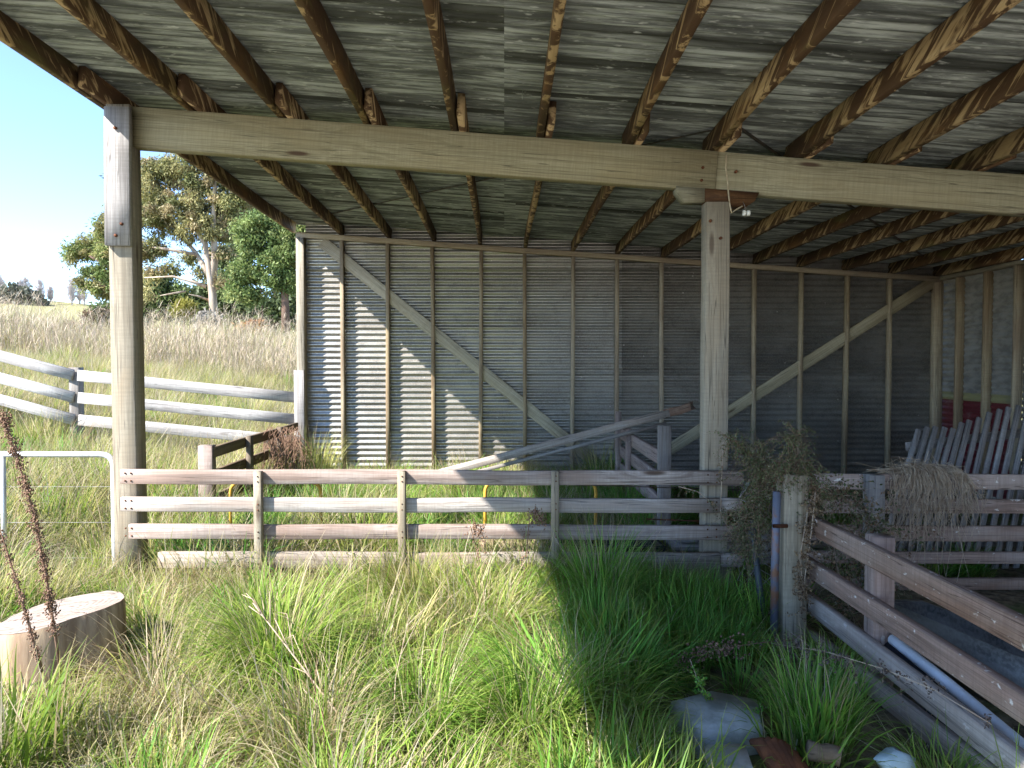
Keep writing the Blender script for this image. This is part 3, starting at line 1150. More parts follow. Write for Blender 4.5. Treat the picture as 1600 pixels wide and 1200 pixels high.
# wires strung behind the front fence
mb = MB()
mb.tube([at(860, 757, 5.05), at(960, 759, 5.05), at(1165, 766, 5.05)], .004, 5)
tag(mb.build('fence_wire', M['strap'], None, True), 'dark slack wire strung just under the top rail behind the front fence', 'wire')
mb = MB()
mb.tube([at(1010, 811, 5.08), at(1090, 814, 5.08), at(1165, 818, 5.08)], .006, 6)
tag(mb.build('rusty_rod', M['rust'], None, True), 'thin rusty rod lying between rails near the right shed post', 'rod')

# cord and insulator on the beam
mb = MB()
mb.tube([at(1135, 242, YB - .02), at(1134, 262, YB - .02), at(1137, 285, YB - .02), at(1138, 300, YB - .02), at(1140, 318, YB - .03), at(1143, 333, YB - .03), at(1151, 327, YB - .03), at(1160, 322, YB - .02)], .005, 6)
tag(mb.build('hanging_cord', M['cord'], None, True), 'pale cord hanging down the beam joint over the shed post', 'cord')
ins = thing('insulator', at(1166, 333, YB - .02), 'small white insulator hanging under the beam corbel', 'insulator')
mb = MB()
cI = at(1166, 333, YB - .02)
for dx in (-.014, .014):
    mb.tube([cI + Vector((dx - .011, 0, 0)), cI + Vector((dx - .009, 0, 0)), cI + Vector((dx + .009, 0, 0)), cI + Vector((dx + .011, 0, 0))], [.014, .02, .02, .014], 10)
mb.build('reel', M['ceramic'], ins, True)
mb = MB()
mb.tube([cI, at(1164, 322, YB - .02), at(1160, 314, YB)], .0025, 5)
mb.build('hanger', M['wire'], ins)


# ------------------------------------------------------------------ blades
def blades(n, spread, hmin, hmax, lean, arch, wid, cols, segs=5, base_col=None, tip=None, wind=(0, 0), seed=0):
    """ribbon blades as arrays: V, faces, colours"""
    r = np.random.default_rng(seed)
    ang = r.uniform(0, 2 * np.pi, n)
    rad = spread * np.sqrt(r.uniform(0, 1, n))
    bx, by = rad * np.cos(ang), rad * np.sin(ang)
    da = ang + r.normal(0, .7, n)
    H = r.uniform(hmin, hmax, n)
    ln = np.abs(r.normal(lean, lean * .5, n))
    ar = np.abs(r.normal(arch, arch * .45, n))
    tt = np.linspace(0, 1, segs + 1)
    # angle from vertical grows along the blade
    th = ln[:, None] + ar[:, None] * (tt[None, :] ** 1.4)
    step = H[:, None] / segs
    dz = np.cos(th) * step
    dr = np.sin(th) * step
    Z = np.concatenate([np.zeros((n, 1)), np.cumsum(dz[:, :-1], 1)], 1)
    Rr = np.concatenate([np.zeros((n, 1)), np.cumsum(dr[:, :-1], 1)], 1)
    cx, cy_ = np.cos(da), np.sin(da)
    PX = bx[:, None] + cx[:, None] * Rr + wind[0] * Z
    PY = by[:, None] + cy_[:, None] * Rr + wind[1] * Z
    tw = da + np.pi / 2 + r.normal(0, .35, n)
    W = wid * r.uniform(.6, 1.35, n)[:, None] * np.maximum(.05, (1 - tt[None, :] ** 2.2)) * (.55 + .45 * np.minimum(1, tt[None, :] * 4))
    ox, oy = np.cos(tw)[:, None] * W / 2, np.sin(tw)[:, None] * W / 2
    L_ = np.stack([PX - ox, PY - oy, Z], -1)
    R_ = np.stack([PX + ox, PY + oy, Z], -1)
    V = np.stack([L_, R_], 2).reshape(-1, 3)
    m = segs + 1
    base = (np.arange(n) * m * 2)[:, None]
    i = np.arange(segs)[None, :]
    a = base + i * 2
    Fq = np.stack([a, a + 1, a + 3, a + 2], -1).reshape(-1, 4)
    cols = np.array(cols)
    c0 = cols[r.integers(0, len(cols), n)] * r.uniform(.75, 1.25, (n, 1))
    C = np.repeat(c0[:, None, :], m, 1)
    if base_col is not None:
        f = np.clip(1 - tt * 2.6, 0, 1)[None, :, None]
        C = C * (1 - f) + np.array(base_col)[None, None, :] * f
    if tip is not None:
        f = np.clip((tt - .72) / .28, 0, 1)[None, :, None] * r.uniform(0, 1, (n, 1, 1))
        C = C * (1 - f) + np.array(tip)[None, None, :] * f
    C = np.repeat(C[:, :, None, :], 2, 2).reshape(-1, 3)
    return V, Fq, C


def merge(parts):
    Vs, Fs, Cs, b = [], [], [], 0
    for V, Fq, C in parts:
        Vs.append(V)
        Fs.append(Fq + b)
        Cs.append(C)
        b += len(V)
    return np.concatenate(Vs), np.concatenate(Fs), np.concatenate(Cs)


def blade_mesh(name, parts, mat):
    V, Fq, C = merge(parts)
    me = mesh_np(name, V, Fq.ravel(), np.full(len(Fq), 4), False, C)
    me.materials.append(mat)
    return me


GREEN = [(.20, .33, .045), (.15, .28, .036), (.27, .38, .06), (.33, .41, .09)]
LUSH = [(.15, .36, .055), (.12, .30, .045), (.23, .42, .07)]
YELG = [(.40, .42, .12), (.33, .38, .10), (.50, .46, .18), (.28, .36, .085)]
STRAW = [(.48, .40, .24), (.55, .47, .31), (.40, .31, .18), (.50, .44, .32)]
SEED = [(.36, .28, .19), (.30, .21, .14)]
kinds_col = bpy.data.collections.new('grass_kinds')
weeds_col = bpy.data.collections.new('weed_kinds')


def proto(coll, name, parts, mat):
    o = bpy.data.objects.new(name, blade_mesh(name, parts, mat))
    coll.objects.link(o)
    return o


# 0,1 short green; 2 lush; 3 straw tuft; 4 yellow green field; 5 seed stalks; 6 flattened thatch
for s in (1, 2):
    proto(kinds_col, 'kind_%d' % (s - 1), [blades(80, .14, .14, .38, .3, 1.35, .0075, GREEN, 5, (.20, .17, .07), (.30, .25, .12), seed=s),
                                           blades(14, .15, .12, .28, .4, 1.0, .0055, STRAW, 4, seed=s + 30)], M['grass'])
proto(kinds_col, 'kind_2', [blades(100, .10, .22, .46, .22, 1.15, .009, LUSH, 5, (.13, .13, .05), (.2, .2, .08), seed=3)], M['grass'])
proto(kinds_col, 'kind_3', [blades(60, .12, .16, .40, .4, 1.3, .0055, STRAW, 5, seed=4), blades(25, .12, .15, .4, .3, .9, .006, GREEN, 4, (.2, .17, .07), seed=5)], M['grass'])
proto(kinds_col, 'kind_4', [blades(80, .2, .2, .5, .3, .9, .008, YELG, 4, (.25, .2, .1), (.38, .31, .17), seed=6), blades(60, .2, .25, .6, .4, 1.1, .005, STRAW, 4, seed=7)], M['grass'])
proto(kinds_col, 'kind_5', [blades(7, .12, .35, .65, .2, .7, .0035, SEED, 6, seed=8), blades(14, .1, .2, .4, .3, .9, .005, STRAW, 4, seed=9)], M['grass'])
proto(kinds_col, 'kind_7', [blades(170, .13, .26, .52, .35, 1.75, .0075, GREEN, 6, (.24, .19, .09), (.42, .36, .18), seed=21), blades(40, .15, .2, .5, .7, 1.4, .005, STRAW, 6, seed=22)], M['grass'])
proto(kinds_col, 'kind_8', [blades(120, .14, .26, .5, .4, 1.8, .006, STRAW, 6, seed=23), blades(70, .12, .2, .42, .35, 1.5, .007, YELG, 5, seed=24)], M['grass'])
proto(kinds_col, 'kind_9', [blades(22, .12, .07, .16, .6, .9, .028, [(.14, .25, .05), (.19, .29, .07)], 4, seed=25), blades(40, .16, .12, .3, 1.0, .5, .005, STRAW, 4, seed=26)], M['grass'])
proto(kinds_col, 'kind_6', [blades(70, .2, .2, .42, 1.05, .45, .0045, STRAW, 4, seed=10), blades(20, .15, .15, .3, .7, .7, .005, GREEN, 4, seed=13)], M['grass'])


def scatter(name, pts, rot, scl, kind, coll, label):
    me = bpy.data.meshes.new(name)
    me.vertices.add(len(pts))
    me.vertices.foreach_set('co', np.asarray(pts, dtype=np.float32).ravel())
    a = me.attributes.new('rot', 'FLOAT_VECTOR', 'POINT')
    a.data.foreach_set('vector', np.asarray(rot, dtype=np.float32).ravel())
    a = me.attributes.new('scl', 'FLOAT_VECTOR', 'POINT')
    a.data.foreach_set('vector', np.asarray(scl, dtype=np.float32).ravel())
    a = me.attributes.new('pick', 'INT', 'POINT')
    a.data.foreach_set('value', np.asarray(kind, dtype=np.int32))
    me.update()
    o = bpy.data.objects.new(name, me)
    COL.objects.link(o)
    ng = bpy.data.node_groups.new(name + '_nodes', 'GeometryNodeTree')
    ng.interface.new_socket('Geometry', in_out='INPUT', socket_type='NodeSocketGeometry')
    ng.interface.new_socket('Geometry', in_out='OUTPUT', socket_type='NodeSocketGeometry')
    gi = ng.nodes.new('NodeGroupInput')
    go = ng.nodes.new('NodeGroupOutput')
    ip = ng.nodes.new('GeometryNodeInstanceOnPoints')
    ci = ng.nodes.new('GeometryNodeCollectionInfo')
    ci.inputs['Collection'].default_value = coll
    ci.inputs['Separate Children'].default_value = True
    ci.inputs['Reset Children'].default_value = True
    ip.inputs['Pick Instance'].default_value = True

    def attr(nm, typ):
        n = ng.nodes.new('GeometryNodeInputNamedAttribute')
        n.data_type = typ
        n.inputs[0].default_value = nm
        return [s for s in n.outputs if s.enabled][0]
    ng.links.new(gi.outputs[0], ip.inputs['Points'])
    ng.links.new(ci.outputs[0], ip.inputs['Instance'])
    ng.links.new(attr('pick', 'INT'), ip.inputs['Instance Index'])
    er = ng.nodes.new('FunctionNodeEulerToRotation')
    ng.links.new(attr('rot', 'FLOAT_VECTOR'), er.inputs[0])
    ng.links.new(er.outputs[0], ip.inputs['Rotation'])
    ng.links.new(attr('scl', 'FLOAT_VECTOR'), ip.inputs['Scale'])
    ng.links.new(ip.outputs[0], go.inputs[0])
    md = o.modifiers.new('scatter', 'NODES')
    md.node_group = ng
    tag(o, label, kind='stuff')
    return o


def pnoise(x, y, s, ph):
    return (np.sin(x * s + ph + 1.7 * np.sin(y * s * .8 + ph * 2)) * np.cos(y * s * 1.1 + ph * .5 + 1.2 * np.sin(x * s * .6)) + 1) / 2


def region(n, x0, x1, y0, y1, probs, smin, smax, reject=None, tilt=.18):
    x = rng.uniform(x0, x1, n)
    y = rng.uniform(y0, y1, n)
    nc = max(1, n // 9)
    cx, cy_ = rng.uniform(x0, x1, nc), rng.uniform(y0, y1, nc)
    own = rng.integers(0, nc, n)
    sel = rng.uniform(0, 1, n) < .5
    x = np.where(sel, np.clip(cx[own] + rng.normal(0, .13, n), x0, x1), x)
    y = np.where(sel, np.clip(cy_[own] + rng.normal(0, .13, n), y0, y1), y)
    if reject is not None:
        k = ~reject(x, y)
        x, y = x[k], y[k]
    n = len(x)
    z = hgt(x, y) - .015
    P = np.array(probs, dtype=float)
    dry = pnoise(x, y, 1.9, .4)
    kind = np.zeros(n, dtype=int)
    for i in range(n):
        p = P.copy()
        p[3] *= .25 + 2.2 * dry[i] ** 2
        p[8] *= .25 + 2.0 * dry[i] ** 2
        p[6] *= .2 + 2.4 * dry[i] ** 2
        p[2] *= .2 + 2.0 * (1 - dry[i])
        if x[i] > .35 and y[i] < 5:
            p[3:7] *= .25
            p[8] *= .1
            p[2] *= 3
        p /= p.sum()
        kind[i] = rng.choice(len(p), p=p)
    s = rng.uniform(smin, smax, n) * (.75 + .5 * pnoise(x, y, 2.7, 2.0))
    rot = np.stack([rng.normal(0, tilt, n), rng.normal(0, tilt, n), rng.uniform(0, 6.283, n)], -1)
    scl = np.stack([s, s, s * rng.uniform(.8, 1.2, n)], -1)
    return np.stack([x, y, z], -1), rot, scl, kind


def rej_fore(x, y):
    in_stump = (x - st.x) ** 2 + (y - st.y) ** 2 < .38 ** 2
    conc = (x > .62) & (x < 1.5) & (y < 3.72) & (y > 1.6) & (rng.uniform(0, 1, len(x)) < .96)
    right = (x > 1.38) & (rng.uniform(0, 1, len(x)) < .95)
    far_r = (x > 2.1)
    return in_stump | conc | right | far_r


parts = []
parts.append(region(1900, -3.6, 2.2, 1.7, 4.95, [.17, .17, .012, .05, 0.03, .03, .24, .13, .16, .08], .6, 1.05, rej_fore))
sh = region(380, .45, 1.75, 3.3, 4.5, [.1, .1, .55, .03, 0, .01, .03, .14, 0, .10], .6, 1.0, rej_fore)
parts.append(sh)
parts.append(region(1300, -2.7, 1.5, 4.95, 9.15, [.24, .24, .16, .12, .05, .05, .08, .08, .06, .05], .8, 1.25, lambda x, y: (x > .1) & (x < 1.5) & (y < 5.9) & (rng.uniform(0, 1, len(x)) < .93)))
parts.append(region(160, 1.5, 3.6, 5.0, 9.0, [.3, .3, .2, .1, 0, .02, .08, 0, 0, 0], .5, .8))
parts.append(region(1500, -6.6, -2.75, 3.0, 9.0, [.12, .12, .03, .12, .28, .05, .11, .10, .12, .04], .8, 1.3))
parts.append(region(3400, -14, -2.75, 9.0, 18.5, [.06, .06, .02, .10, .56, .05, .08, .05, .06, 0], .9, 1.4))
parts.append(region(1500, -40, -4, 18.5, 45, [.05, .05, 0, .1, .7, .05, .05, 0, 0, 0], 1.4, 2.2))
P_ = [np.concatenate([p[i] for p in parts]) for i in range(4)]
scatter('grass', P_[0], P_[1], P_[2], P_[3], kinds_col, 'tangled green and straw coloured long grass over the ground')


# dead weeds on the bank
def weed_parts(seed, n, hmin, hmax, cols):
    r = np.random.default_rng(seed)
    out = [blades(n, .35, hmin, hmax, .14, .25, .010, cols, 4, seed=seed)]
    # side twigs along stalks
    V0, F0, C0 = out[0]
    m = 5
    for k in range(n):
        for j in range(6):
            lv = r.integers(2, m)
            p = V0[k * 10 + lv * 2]
            V, Fq, C = blades(1, .001, .12, .32, .6, .4, .006, cols, 2, seed=int(r.integers(1, 99999)))
            out.append((V + p, Fq, C))
    return out


WEED = [(.48, .385, .285), (.56, .465, .35), (.39, .30, .215), (.60, .52, .40), (.30, .30, .12)]
for s in range(3):
    proto(weeds_col, 'weed_%d' % s, weed_parts(50 + s, 20, .45, 1.25, WEED), M['weed'])
nw = 1500
x = rng.uniform(-27, -3.4, nw)
y = rng.uniform(17.0, 27, nw)
z = hgt(x, y) - .03
s = rng.uniform(.75, 1.3, nw) * (.8 + .4 * pnoise(x, y, .8, 1.0)) * (1 + .3 * sst(-11, -15, x * 18 / y))
scatter('dead_weeds', np.stack([x, y, z], -1), np.stack([rng.normal(0, .1, nw), rng.normal(0, .1, nw), rng.uniform(0, 6.28, nw)], -1),
        np.stack([s, s, s], -1), rng.integers(0, 3, nw), weeds_col, 'band of tall dead pinkish grey weeds along the top of the bank')


# ------------------------------------------------------------------ big tussocks (each a thing)
def tussock(loc, n, h, cols, label, seed, arch=1.25, spread=.12, lean=.2, wid=.008, wind=(0, 0), tip=(.3, .26, .12)):
    V, Fq, C = merge([blades(n, spread, h * .55, h, lean, arch, wid, cols, 7, (.16, .14, .06), tip, wind, seed),
                      blades(n // 7, spread, h * .7, h * 1.15, lean * .8, arch * .6, wid * .5, STRAW, 7, None, None, wind, seed + 1)])
    me = mesh_np('grass_tussock', V, Fq.ravel(), np.full(len(Fq), 4), False, C)
    me.materials.append(M['grass'])
    o = bpy.data.objects.new('grass_tussock', me)
    COL.objects.link(o)
    place(o, Matrix.Translation(Vector(loc)))
    return tag(o, label, 'tussock', 'grass tussocks in the foreground')


tussock((.60, 4.3, 0), 600, .72, LUSH, 'large dark green tussock standing against the front fence right of its middle batten', 201)
tussock((-1.08, 3.35, .0), 800, .80, GREEN, 'sunlit tussock with brown drooping skirts in the middle of the grass', 203, 2.0, .10, .3, .008, (0, 0), (.42, .33, .2))
tussock((1.27, 2.82, .0), 480, .50, LUSH, 'bright green shaded tussock below the rails of the right fence', 205, .95)
tussock((.36, 3.12, .0), 520, .62, LUSH, 'shaded tussock with blades swept to the left beside the sunny patch', 207, 1.5, .12, .35, .009, (-.6, -.1))
tussock((-1.85, 2.55, .05), 150, .55, [(.16, .24, .03), (.12, .21, .025)], 'broad bladed bright green tussock in the bottom left corner', 209, .75, .22, .15, .015)
tussock((-.55, 4.3, .0), 420, .60, YELG, 'pale yellowish tussock in front of the second fence batten', 211, 1.1)
tussock((.10, 2.85, .0), 420, .60, GREEN, 'low sunlit green tussock at the bottom centre of the grass', 213, 1.7, .1, .3)
tussock((-2.35, 8.6, .05), 360, .85, YELG, 'tall grey green grass clump growing against the left end of the back wall', 215, .7, .25, .15, .008)


tussock((-1.55, 3.15, .0), 420, .62, STRAW + YELG, 'straw coloured fallen tussock between the stump and the drooping tussock', 217, 1.9, .12, .45, .006)
tussock((-.75, 2.75, .0), 420, .58, STRAW + GREEN[:2], 'straw streaked tussock at the lower end of the long slanting stem', 225, 1.8, .12, .45, .006)
tussock((-1.45, 4.0, .0), 380, .60, GREEN, 'soft green tussock behind the stump', 219, 1.7, .12, .35)
tussock((-.1, 3.75, .0), 420, .62, STRAW + GREEN, 'mixed straw and green tussock near the sun edge', 221, 1.8, .12, .4, .006)
tussock((-.35, 2.9, .0), 380, .56, GREEN, 'bright green tussock right of the long slanting stem', 223, 1.6, .12, .35)

# ------------------------------------------------------------------ dock stalks and dry stems
def dock(name, pts, label, r=.006, seeds=420, spread=.03, mat='dock', cat='weed', group=None, start=.15, size=.009):
    pts = [Vector(p) for p in pts]
    mb = MB()
    mb.tube(pts, [r * (1 - .5 * i / (len(pts) - 1)) for i in range(len(pts))], 6)
    o = mb.build(name, M['stem'] if mat == 'stem' else M[mat], None, True, origin=pts[0])
    tag(o, label, cat, group)
    if seeds:
        mb = MB()
        for _ in range(seeds):
            t = random.uniform(start, 1)
            if math.sin(t * 47) + .6 * math.sin(t * 113 + 1) < random.uniform(-1.6, .6):
                continue
            t *= len(pts) - 1
            i = min(int(t), len(pts) - 2)
            p = pts[i].lerp(pts[i + 1], t - i)
            c = p + Vector((random.gauss(0, 1), random.gauss(0, 1), random.gauss(0, 1))) * spread * .55
            a = size * random.uniform(.6, 1.4)
            d1 = Vector((random.gauss(0, 1), random.gauss(0, 1), random.gauss(0, 1))).normalized() * a
            d2 = d1.orthogonal().normalized() * a * .7
            d3 = d1.cross(d2).normalized() * a * .5
            mb.add([c - d1, c + d2, c + d1, c - d2, c + d3, c - d3], [(0, 1, 4), (1, 2, 4), (2, 3, 4), (3, 0, 4), (1, 0, 5), (2, 1, 5), (3, 2, 5), (0, 3, 5)])
        tag(mb.build('seed_head', M[mat], o, origin=pts[0]), kind='stuff')
    return o


dock('dock_stalk', [at(96, 1062, 3.05), at(86, 990, 3.03), at(72, 900, 3.0), at(52, 800, 2.98), at(28, 720, 2.96), at(3, 645, 2.95)], 'tall brown seeded dock stalk leaning left in front of the stump', seeds=2600, spread=.021, start=.2, size=.0055)
dock('dock_stalk', [at(66, 1050, 2.85), at(48, 985, 2.85), at(28, 915, 2.85), at(0, 830, 2.85)], 'short paler dock stalk at the left edge before the stump', seeds=800, spread=.016, start=.1, size=.0052)
for i, (px, py, px2, py2, Y, lab) in enumerate(((800, 985, 828, 800, 4.55, 'right hand dark dry dock head against the lower rails of the front fence'),
                                              (760, 985, 735, 822, 4.58, 'left hand dark dry dock head against the lower rails of the front fence'))):
    a = at(px, py, Y)
    b = at(px2, py2, Y)
    m = (a + b) / 2 + Vector((.03, 0, .02))
    dock('dock_stalk', [a, m, b, b + Vector((.06, 0, -.02)), b + Vector((.09, 0, -.08))], lab, .004, 260, .045, group='dry dock heads by the front fence')


def twig(pts, r, label, sub=6, seed=1, name='dead_weed', mat='stem'):
    random.seed(seed)
    pts = [Vector(p) for p in pts]
    mb = MB()
    mb.tube(pts, [r * (1 - .6 * i / (len(pts) - 1)) for i in range(len(pts))], 6)
    for _ in range(sub):
        t = random.uniform(.2, .95) * (len(pts) - 1)
        i = min(int(t), len(pts) - 2)
        p = pts[i].lerp(pts[i + 1], t - i)
        d = (pts[i + 1] - pts[i]).normalized()
        q = p + d * random.uniform(.06, .16) + Vector((random.uniform(-.1, .1), random.uniform(-.06, .06), random.uniform(-.08, .08)))
        q2 = q + d * random.uniform(.03, .1) + Vector((random.uniform(-.05, .05), 0, random.uniform(-.08, .02)))
        mb.tube([p, q, q2], [r * .5, r * .35, r * .2], 4)
    return tag(mb.build(name, M[mat], None, True, origin=pts[0]), label, 'dry stem')


twig([at(600, 1210, 2.75), at(540, 1130, 2.8), at(486, 1060, 2.9), at(440, 1000, 3.0), at(395, 942, 3.1)], .0055, 'long pale branching dry stem slanting through the middle grass', 14, 3)
twig([at(520, 1190, 2.7), at(505, 1120, 2.75), at(486, 1060, 2.8)], .004, 'short dark dry stem under the long slanting stem', 5, 4, mat='dock')
twig([at(612, 1190, 2.7), at(618, 1060, 2.9), at(640, 960, 3.1)], .003, 'thin upright straw stem in the centre of the grass', 2, 5)
for i, (a, b) in enumerate((((945, 985), (1042, 812)), ((930, 960), (855, 822)), ((945, 960), (905, 858)), ((1000, 1030), (1090, 912)), ((925, 980), (868, 870)))):
    twig([at(*a, 4.3), (at(*a, 4.3) + at(*b, 4.5)) / 2 + Vector((.01, 0, .03)), at(*b, 4.5)], .0028,
         ['tallest pale seed stalk rising right from the dark green tussock', 'pale stalk crossing the third batten from the tussock', 'short steep stalk left of the tallest seed stalk',
          'stalk slanting low to the right of the tussock', 'bent stalk farthest left in the dark green tussock'][i], 0, 20 + i)
# dried flower heads on an arching stem at the lower right
arch = [at(1240, 1000, 3.6), at(1190, 1004, 3.5), at(1150, 1010, 3.45), at(1105, 1018, 3.4), at(1060, 1035, 3.4)]
o = dock('dried_flower', arch, 'grey brown dried flower heads on an arching stem above the concrete slabs', .003, 420, .045, 'dock', 'weed', start=.45, size=.009)
hang = [at(1205, 1005, 3.55), at(1290, 1018, 2.9), at(1380, 1045, 2.65), at(1460, 1078, 2.45), at(1550, 1132, 2.3)]
hang = [Vector((min(p.x, 1.69), p.y, p.z)) for p in hang]


# ------------------------------------------------------------------ vines
def vine(name, stems, label, nleaf, lsize, spread, cols, droop=.4, seed=1, r=.0035, cat='vine', mat_stem='stem'):
    rr = np.random.default_rng(seed)
    mb = MB()
    samples = []
    for sp in stems:
        sp = [Vector(p) for p in sp]
        mb.tube(sp, [r * (1 - .4 * i / (len(sp) - 1)) for i in range(len(sp))], 5)
        L = [(sp[i + 1] - sp[i]).length for i in range(len(sp) - 1)]
        for i, ll in enumerate(L):
            samples += [(sp[i], sp[i + 1])] * max(1, int(ll * 30))
    # side twigs
    tw = []
    for _ in range(nleaf // 14):
        a, b = samples[rr.integers(0, len(samples))]
        p = a.lerp(b, rr.uniform(0, 1))
        d = Vector(rr.normal(0, 1, 3)) * spread
        q = p + d * .6
        e = p + d + Vector((0, 0, -droop * spread))
        tw.append((p, q, e))
        mb.tube([p, q, e], [r * .3, r * .22, r * .12], 3, False)
    o = mb.build(name, M[mat_stem], None, True, origin=stems[0][0])
    tag(o, label, cat)
    V, Fq, C = [], [], []
    for k in range(nleaf):
        p, q_, e = tw[rr.integers(0, len(tw))]
        t = rr.uniform(0, 1)
        c = (p.lerp(q_, t * 2) if t < .5 else q_.lerp(e, t * 2 - 1)) + Vector(rr.normal(0, spread * .09, 3))
        d1 = Vector(rr.normal(0, 1, 3) + np.array([0, 0, -.5])).normalized() * lsize * rr.uniform(.6, 1.4)
        d2 = d1.orthogonal().normalized()
        d2 = (Quaternion(d1.normalized(), rr.uniform(0, 6.28)) @ d2) * lsize * rr.uniform(.25, .45)
        b0 = len(V)
        V += [c, c + d1 * .5 + d2, c + d1, c + d1 * .5 - d2]
        Fq.append((b0, b0 + 1, b0 + 2, b0 + 3))
        col = np.array(cols[rr.integers(0, len(cols))]) * rr.uniform(.7, 1.3)
        C += [col] * 4
    me = mesh_np('foliage', V, np.array(Fq).ravel(), np.full(len(Fq), 4), False, np.array(C))
    me.materials.append(M['leaf'])
    lo = bpy.data.objects.new('foliage', me)
    COL.objects.link(lo)
    place(lo, Matrix.Identity(4), o)
    return o


GREYG = [(.12, .145, .065), (.16, .17, .085), (.085, .11, .045), (.19, .17, .095)]
BROWNV = [(.22, .15, .09), (.30, .21, .12), (.16, .10, .06)]
vine('dried_creeper', [[at(1250, 800, 4.0), at(1225, 770, 4.05), at(1190, 735, 4.1), at(1160, 700, 4.2), at(1135, 682, 4.3)],
                       [at(1186, 850, 4.1), at(1185, 780, 4.1), at(1190, 690, 4.15)],
                       [at(1225, 760, 3.95), at(1215, 725, 3.95), at(1245, 715, 3.95), at(1270, 745, 3.95), at(1280, 800, 3.95)],
                       [at(1170, 790, 4.2), at(1160, 830, 4.25), at(1163, 870, 4.2)],
                       [at(1230, 750, 4.0), at(1236, 690, 4.05), at(1248, 672, 4.05)]],
     'grey green dried creeper climbing over the wire netting and gate post', 16000, .0125, .065, GREYG, .7, 31, .0045, 'vine', 'dock')
vine('dried_creeper', [[at(1275, 760, 3.9), at(1268, 830, 3.85), at(1258, 900, 3.85), at(1250, 960, 3.85)],
                       [at(1262, 800, 3.9), at(1250, 870, 3.85), at(1256, 930, 3.85)]],
     'strip of brown withered creeper hanging down the gate post', 1600, .014, .035, BROWNV, .4, 32)
vine('dried_creeper', [[at(1130, 690, 4.7), at(1128, 740, 4.7), at(1126, 800, 4.7), at(1140, 830, 4.7), at(1160, 850, 4.7)],
                       [at(1060, 760, 4.72), at(1090, 768, 4.72), at(1130, 800, 4.7)]],
     'brown withered creeper strand against the right shed post', 420, .014, .04, BROWNV + GREYG, .4, 33)
vine('dried_creeper', [[at(1290, 770, 4.6), at(1330, 775, 4.6), at(1360, 800, 4.5), at(1390, 850, 4.4)],
                       [at(1300, 830, 4.4), at(1310, 900, 4.2), at(1330, 960, 4.0)], [at(1360, 800, 4.5), at(1340, 870, 4.3), at(1380, 930, 4.1)]],
     'dark green creeper tangled behind the top rail of the right fence', 3600, .022, .13, GREYG + BROWNV, .6, 34)
vine('dried_vine', [hang], 'thin dead vine with hanging curled leaves strung along the right fence', 700, .013, .05, [(.11, .085, .075), (.16, .125, .11), (.08, .06, .05)], 1.3, 35, .002)
vine('green_weed', [[at(1118, 1140, 3.0), at(1108, 1100, 3.02), at(1090, 1062, 3.05), at(1078, 1030, 3.08)]], 'upright bright green leafy weed at the edge of the concrete slab', 360, .014, .025, LUSH + GREEN, -.3, 36, .002, 'weed')
vine('green_weed', [[at(1172, 1165, 2.9), at(1176, 1130, 2.9), at(1180, 1105, 2.9)], [at(1172, 1165, 2.9), at(1160, 1140, 2.9)]], 'low bright green leafy weed between the two concrete slabs', 300, .012, .035, LUSH, -.3, 37, .002, 'weed')

# hay hank over the right hand fence
rr = np.random.default_rng(5)
mb = MB()
for k in range(300):
    bc = (.08, .2, .3, .38, .5, .6, .66, .82, .93)[k % 9]
    u = min(1, max(0, bc + rr.normal(0, .045)))
    px = 1388 + 112 * u
    top = 738 - 9 * math.sin(math.pi * u) + rr.normal(0, 3)
    p0 = at(px, top, YB + rr.uniform(-.02, .04))
    Ld = .10 + abs(rr.normal(.10, .09)) + (.16 if .1 < u < .62 else 0) * rr.uniform(0, 1.3)
    if .3 < u < .7 and rr.uniform() < .16:
        Ld *= 1.8
    sidew = rr.normal(.045 * (1 if u > .5 else -.2), .045)
    back = p0 + Vector((-.05 + rr.normal(0, .07), .06, -.03 + rr.normal(0, .02)))
    f = YB - .05 - abs(rr.normal(0, .035)) - p0.y
    pts = [back, p0, p0 + Vector((sidew * .4, f * .7, -.025)), p0 + Vector((sidew * .8 + rr.normal(0, .01), f, -.10)),
           p0 + Vector((sidew + rr.normal(0, .02), f + rr.normal(0, .015), -.06 - Ld * .6)), p0 + Vector((sidew * 1.1 + rr.normal(0, .045), f + rr.normal(0, .03), -.08 - Ld))]
    if rr.uniform() < .2:
        pts = [p + Vector(rr.normal(0, .035, 3)) for p in pts]
    mb.tube(pts, [.0021, .0021, .002, .0019, .0016, .001], 3, False)
hay = mb.build('hay_hank', M['straw'], None, True)
tag(hay, 'matted hank of dry hay hanging over the rail at the right', 'hay')
# straw wisps draped on the pen panel corner
mb = MB()
for k in range(260):
    px = rr.uniform(415, 470)
    p0 = at(px, rr.uniform(665, 700), 8.2 + rr.uniform(-.5, .6))
    e = p0 + Vector((rr.normal(0, .12), rr.normal(-.05, .08), -rr.uniform(.2, .55)))
    mb.tube([p0, (p0 + e) / 2 + Vector((rr.normal(0, .05), 0, .05)), e], .003, 3, False)
tag(mb.build('dry_grass_hank', M['dock'], None, True), 'brown dead grass hanging over the dark pen panel', 'dry grass')


